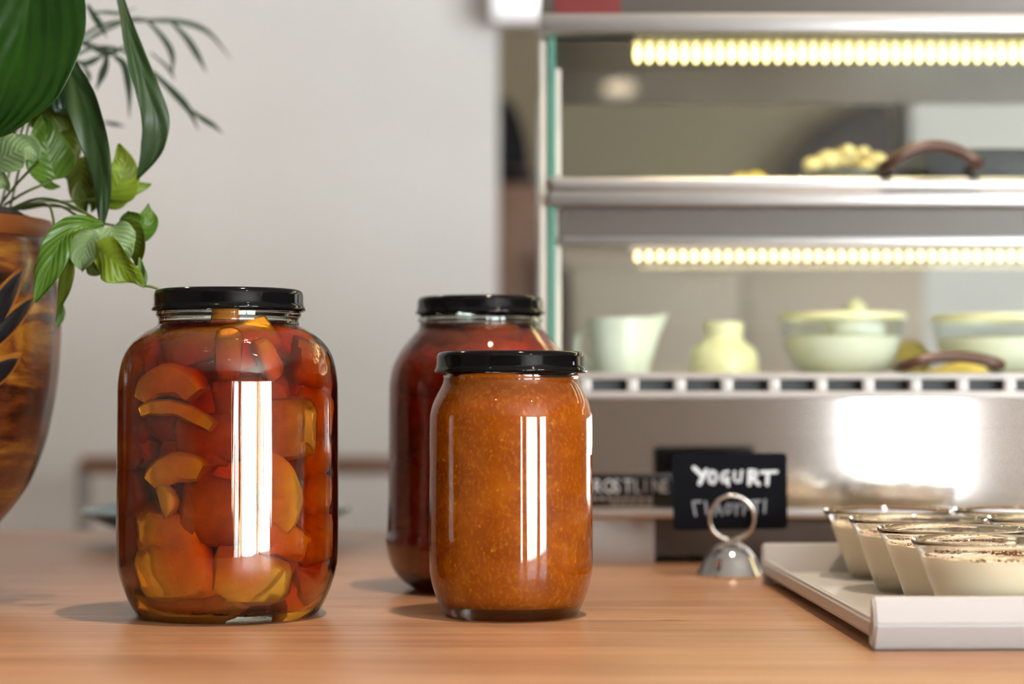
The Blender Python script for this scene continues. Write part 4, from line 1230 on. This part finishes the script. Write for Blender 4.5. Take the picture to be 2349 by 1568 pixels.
# butter wedge on the shelf behind the lower handle
bm = bmesh.new()
ww = 85 / (F / 1.48)
for y in (-0.02, 0.02):
    pass
pf = [(-ww, 0), (ww, 0), (ww * 0.8, 0.010), (ww * 0.2, 0.0135), (-ww * 0.5, 0.008)]
a = [bm.verts.new((x, -0.018, z)) for x, z in pf]; b = [bm.verts.new((x, 0.018, z)) for x, z in pf]
bm.faces.new(a); bm.faces.new(b)
for i in range(5): bm.faces.new((a[i], a[(i + 1) % 5], b[(i + 1) % 5], b[i]))
bmesh.ops.bevel(bm, geom=list(bm.edges), offset=0.0015, segments=2, affect='EDGES')
o = from_bm('butter_wedge', bm, M['butter'], None, (spot(2180, 1.48), 1.48, ZF)); shade_auto(o)
tag(o, 'bright yellow butter wedge behind the lower bow handle', 'butter')
# upper level
ZU = fz(405)
def up(px, D=DI): return P(px, 390, D).x
pd = empty('pastry_dish', (up(1945), DI, ZU)); tag(pd, 'shallow steel dish under the heap of pale pastries', 'dish')
rd_ = 108 / ki
lathe('dish', [(0, 0), (rd_ * 0.8, 0), (rd_ * 0.86, 0.002), (rd_, 0.016), (rd_ * 0.985, 0.0165), (rd_ * 0.85, 0.004), (0, 0.003)], M['steel_trim'], pd, n=56)
tops = [(1862, 378, 22), (1898, 368, 28), (1930, 362, 26), (1962, 362, 28), (2010, 370, 25), (1944, 348, 20), (1980, 350, 18), (1886, 388, 22), (1990, 385, 22), (2030, 382, 18)]
PASTRY_LABEL = 'round pale pastry heaped on the steel dish in the upper level'
for i, (px, py, rpx) in enumerate(tops):
    D = DI - 0.012 + 0.006 * (i % 4)
    r = rpx / ki
    bm = bmesh.new()
    bmesh.ops.create_icosphere(bm, subdivisions=3, radius=r)
    for v in bm.verts: v.co.z *= 0.85
    roughen(bm, r * 0.12, 0.9 / r, i)
    p = P(px, py, D)
    p.z = max(p.z, ZU + 0.006 + r * 0.7)
    o = from_bm('pastry', bm, M['pastry'], None, p, True)
    tag(o, PASTRY_LABEL, 'pastry', 'pastries heaped on the steel dish')
for i, (px, r) in enumerate([(1698, 0.0105), (1730, 0.011)]):
    bm = bmesh.new()
    bmesh.ops.create_icosphere(bm, subdivisions=3, radius=r)
    for v in bm.verts: v.co.z *= 0.8
    roughen(bm, r * 0.14, 0.9 / r, 30 + i)
    o = from_bm('cookie', bm, M['butter'], None, (up(px), DI, ZU + r * 0.8), True)
    tag(o, ['small yellow bun alone on the shelf farther from the pastry dish', 'small yellow bun alone on the shelf nearer the pastry dish'][i], 'bun', 'small yellow buns on the shelf')
tr = empty('black_tray', (up(2290), 1.50, ZU)); tag(tr, 'matt black oven tray on the upper level beside the pastries', 'tray')
def bxx(px): return P(px, 390, 1.5).x - tr.location.x
zt1 = P(0, 352, 1.5).z - ZU
box('tray_floor', (bxx(2106), -0.03, 0), (bxx(2700), 0.14, 0.004), M['navy_tray'], tr)
box('tray_wall', (bxx(2102), -0.032, 0), (bxx(2700), -0.028, zt1), M['navy_tray'], tr, 0.0015)
box('tray_wall', (bxx(2102), 0.138, 0), (bxx(2700), 0.142, zt1 * 1.05), M['navy_tray'], tr, 0.0015)
box('tray_wall', (bxx(2102), -0.028, 0), (bxx(2106), 0.138, zt1), M['navy_tray'], tr, 0.001)

# ------------------------------------------------------------------ yogurt sign in its chrome clip
DS = 1.33
ho = empty('sign_holder', (P(1676, 1300, DS).x, DS, 0))
tag(ho, 'chrome dome card holder with ring clip before the display case', 'sign holder')
rb = 0.0222
lathe('dome', [(0, 0.0005), (rb, 0.0), (rb * 1.02, 0.0012), (rb * 0.97, 0.0030), (rb * 0.90, 0.0050), (rb * 0.80, 0.0100), (rb * 0.68, 0.0145), (rb * 0.50, 0.0185), (rb * 0.28, 0.0212), (rb * 0.12, 0.0220), (0, 0.0222)], M['chrome'], ho, n=64)
zc = P(1679, 1187, DS).z
rr = 51 / (F / DS)
for k, dy in enumerate((-0.0015, 0.0018)):
    pts = [(0.0008 + rr * math.sin(a), dy + 0.001 * math.cos(a), zc - rr * math.cos(a)) for a in [2 * math.pi * (0.03 + 0.94 * i / 40) for i in range(41)]]
    tube('ring', pts, 0.0014, M['chrome_soft'], ho, 10)
tube('ring_stem', [(0.0008, 0, 0.021), (0.0008, 0, zc - rr + 0.001)], 0.0018, M['chrome_soft'], ho, 10)
card = empty('chalk_card', (P(1676, 1215, DS).x, DS + 0.0002, P(1676, 1214, DS).z), 0)
tag(card, 'black chalk card lettered YOGURT in two alphabets held by the ring clip', 'sign')
card.rotation_euler = (0, rd(-0.6), rd(1.0))
ks = F / DS
def rounded(w0, w1, h0, h1, r, y0, y1):
    bm = bmesh.new()
    ring = []
    for cx_, cz_, a0 in ((w1 - r, h1 - r, 0), (w0 + r, h1 - r, 90), (w0 + r, h0 + r, 180), (w1 - r, h0 + r, 270)):
        for i in range(5):
            a = rd(a0 + 22.5 * i)
            ring.append((cx_ + r * math.cos(a), cz_ + r * math.sin(a)))
    f = [bm.verts.new((x, y0, z)) for x, z in ring]; b = [bm.verts.new((x, y1, z)) for x, z in ring]
    bm.faces.new(f); bm.faces.new(b)
    for i in range(len(ring)): bm.faces.new((f[i], f[(i + 1) % len(ring)], b[(i + 1) % len(ring)], b[i]))
    return bm
from_bm('board', rounded(-131 / ks, 131 / ks, 0, 174 / ks, 0.0028, -0.0005, 0.0007), M['chalkboard'], card)
def strokes(nm, lines, wpx, mat):
    """hand lettering: round-ended ribbons lying on the card, coordinates in photo pixels"""
    bm = bmesh.new()
    for k, ln in enumerate(lines):
        for (xa, ya), (xb, yb) in zip(ln[:-1], ln[1:]):
            A = Vector(((xa - 1676) / ks, 0, (1214 - ya) / ks)); B = Vector(((xb - 1676) / ks, 0, (1214 - yb) / ks))
            d = (B - A)
            if d.length < 1e-6: continue
            ang = math.atan2(d.z, d.x)
            hw_ = wpx / 2 / ks
            ring = [B + Vector((math.cos(ang + rd(q)), 0, math.sin(ang + rd(q)))) * hw_ for q in (-90, -45, 0, 45, 90)] + [A + Vector((math.cos(ang + rd(q)), 0, math.sin(ang + rd(q)))) * hw_ for q in (90, 135, 180, 225, 270)]
            f = [bm.verts.new(p + Vector((0, -0.00062 - 0.00001 * k, 0))) for p in ring]
            bm.faces.new(f)
            g = bmesh.ops.extrude_face_region(bm, geom=[bm.faces[-1]] if False else [f[0].link_faces[0]])
            for v in g['geom']:
                if isinstance(v, bmesh.types.BMVert): v.co.y += 0.0003
    from_bm(nm, bm, mat, card)
Y = [[[(1594, 1072), (1612, 1090)], [(1622, 1078), (1606, 1108)]],
     [[(1634, 1080), (1628, 1092), (1630, 1105), (1638, 1108), (1645, 1098), (1643, 1084), (1634, 1080)]],
     [[(1672, 1082), (1660, 1084), (1655, 1096), (1660, 1106), (1671, 1102), (1672, 1095), (1664, 1095)], [(1671, 1100), (1672, 1113)]],
     [[(1687, 1082), (1685, 1098), (1690, 1105), (1700, 1104), (1703, 1080)]],
     [[(1721, 1080), (1720, 1111)], [(1721, 1080), (1736, 1082), (1736, 1092), (1722, 1096)], [(1726, 1096), (1742, 1111)]],
     [[(1748, 1084), (1783, 1083)], [(1763, 1085), (1761, 1112)]]]
for i, ln in enumerate(Y): strokes('letter', ln, [10, 8, 6.5, 6, 9, 8][i], M['chalk'])
G = [[[(1596, 1181), (1590, 1150), (1608, 1149)]], [[(1619, 1150), (1622, 1178)]], [[(1640, 1181), (1648, 1153), (1657, 1180)], [(1643, 1170), (1654, 1170)]],
     [[(1670, 1155), (1664, 1166), (1669, 1178), (1678, 1170), (1676, 1157), (1670, 1155)]], [[(1684, 1154), (1690, 1166), (1698, 1153)], [(1690, 1166), (1689, 1180)]],
     [[(1706, 1180), (1706, 1154), (1717, 1156), (1716, 1166), (1707, 1168)]], [[(1724, 1150), (1745, 1149)], [(1735, 1150), (1735, 1178)]], [[(1756, 1147), (1754, 1176)]]]
for i, ln in enumerate(G): strokes('letter', ln, 5.5, M['chalk_faint'])

# ------------------------------------------------------------------ white tray with yogurt bowls
TX, TY = 0.1665, 0.938
tray = empty('serving_tray', (TX, TY, 0), rd(1.6))
tag(tray, 'white melamine serving tray with raised ends under the yogurt bowls', 'tray')
TL, TW = 0.352, 0.30
# floor with low curled sides
def extrude_x(nm, prof, x0, x1, mat, par):
    bm = bmesh.new()
    a = [bm.verts.new((x0, y, z)) for y, z in prof]; b = [bm.verts.new((x1, y, z)) for y, z in prof]
    n = len(prof)
    bm.faces.new(a); bm.faces.new(b)
    for i in range(n): bm.faces.new((a[i], a[(i + 1) % n], b[(i + 1) % n], b[i]))
    bmesh.ops.bevel(bm, geom=list(bm.edges), offset=0.0011, segments=3, affect='EDGES')
    o = from_bm(nm, bm, mat, par); shade_auto(o, 35)
    return o
def extrude_y(nm, prof, y0, y1, mat, par):
    bm = bmesh.new()
    a = [bm.verts.new((x, y0, z)) for x, z in prof]; b = [bm.verts.new((x, y1, z)) for x, z in prof]
    n = len(prof)
    bm.faces.new(a); bm.faces.new(b)
    for i in range(n): bm.faces.new((a[i], a[(i + 1) % n], b[(i + 1) % n], b[i]))
    bmesh.ops.bevel(bm, geom=list(bm.edges), offset=0.0011, segments=3, affect='EDGES')
    o = from_bm(nm, bm, mat, par); shade_auto(o, 35)
    return o
box('tray_floor', (0.012, 0.006, 0.0015), (TW - 0.012, TL - 0.006, 0.007), M['melamine'], tray)
for s in (0, 1):
    pr = [(0.0, 0.0135), (0.0025, 0.0150), (0.016, 0.0065), (0.016, 0.002), (0.009, 0.002), (0.0, 0.0060)]
    if s: pr = [(TW - x, z) for x, z in pr]
    extrude_y('side_rim', pr, 0.006, TL - 0.006, M['melamine'], tray)
for s in (0, 1):
    pr = [(0.0065, 0.0005), (0.0, 0.0125), (0.0055, 0.0245), (0.0095, 0.0250), (0.0150, 0.0065), (0.0150, 0.002), (0.010, 0.0005)]
    if s: pr = [(TL - y, z) for y, z in pr]
    extrude_x('end_wall', pr, 0.0, TW, M['melamine'], tray)

def yogurt_bowl(x, y, label, seed):
    e = empty('yogurt_bowl', (x, y, 0.0072)); tag(e, label, 'bowl', 'yogurt bowls on the white tray')
    r, h, t = 0.0385, 0.0405, 0.0016
    out = [(0, 0.0012), (0.018, 0.0008), (0.0215, 0.0), (0.0228, 0.0008), (0.0245, 0.0050), (0.0282, 0.0150), (0.0318, 0.0250), (0.0348, 0.0330), (0.0366, 0.0360), (0.0380, 0.0385), (0.0387, 0.0400), (0.0382, 0.0410)]
    inn = [(0.0372, 0.0404), (0.0362, 0.0380), (0.0348, 0.0358), (0.0332, 0.0328), (0.0302, 0.0250), (0.0266, 0.0150), (0.0230, 0.0055), (0.018, 0.0032), (0, 0.0032)]
    lathe('bowl_glass', out + inn, M['bowl_glass'], e, n=72, sharp=75)
    o = 0.0006
    zt_ = 0.0330
    def mod(rr_, zz, a):
        if zz > zt_ - 0.002 and rr_ > 0.002:
            zz += 0.0008 * math.sin(2 * a + seed) * (rr_ / 0.033) + 0.0006 * mnoise.noise(Vector((rr_ * 90 * math.cos(a), rr_ * 90 * math.sin(a), seed)))
        return rr_, zz
    lathe('yogurt', [(0, 0.0028), (0.018, 0.0028), (0.0232 + o, 0.0055), (0.0266 + o, 0.0150), (0.0302 + o, 0.0250), (0.0330 + o, zt_ - 0.0006), (0.0325, zt_), (0.026, zt_ - 0.0008), (0.018, zt_ - 0.0004), (0.009, zt_), (0, zt_)], M['yogurt'], e, n=72, mod=mod, sharp=60)
    cinnamon(e, seed, zt_)
CRUMB_RND = random.Random(31)
def cinnamon(parent, seed, zt_):
    bm = bmesh.new()
    rr = CRUMB_RND
    spots_ = [(rr.uniform(0, 2 * math.pi), rr.uniform(0.012, 0.03)) for _ in range(5)]
    def speck(x, y, z, q):
        g = bmesh.ops.create_icosphere(bm, subdivisions=1, radius=q)
        M_ = Matrix.Rotation(rr.uniform(0, 6), 4, 'Z')
        for v in g['verts']:
            v.co = M_ @ Vector((v.co.x * 1.6, v.co.y, v.co.z * 0.6)) + Vector((x, y, z))
    for a, r in spots_:
        for _ in range(34):
            x = r * math.cos(a) + rr.gauss(0, 0.0032); y = r * math.sin(a) + rr.gauss(0, 0.0032)
            if x * x + y * y < 0.0322 ** 2: speck(x, y, zt_ + 0.0003, abs(rr.gauss(0.00038, 0.0002)) + 0.0001)
    for _ in range(190):
        a = rr.uniform(0, 2 * math.pi)
        if mnoise.noise(Vector((math.cos(a) * 1.6, math.sin(a) * 1.6, seed))) < -0.12: continue
        r = 0.0326 - abs(rr.gauss(0, 0.0012))
        speck(r * math.cos(a), r * math.sin(a), zt_ + rr.uniform(-0.0002, 0.0010), abs(rr.gauss(0.0004, 0.0002)) + 0.0001)
    tag(from_bm('cinnamon', bm, M['cinnamon'], parent, smooth=True), kind='stuff')
ys = [0.990, 1.074, 1.157, 1.240]
names1 = ['glass bowl of cinnamon dusted yogurt at the raised front end of the tray', 'second glass bowl of yogurt from the front end of the tray', 'third glass bowl of yogurt from the front end of the tray', 'glass bowl of yogurt at the far tray end next to the chalk card']
names2 = ['inner row yogurt bowl at the raised front end of the tray', 'inner row yogurt bowl, second from the front end', 'inner row yogurt bowl, third from the front end', 'inner row yogurt bowl at the far end of the tray']
for i, y in enumerate(ys):
    yogurt_bowl(0.2325 - 0.0015 * i, y, names1[i], i + 1)
    if i > 0:
        yogurt_bowl(0.3125 - 0.0015 * i, y + 0.004, names2[i], i + 11)
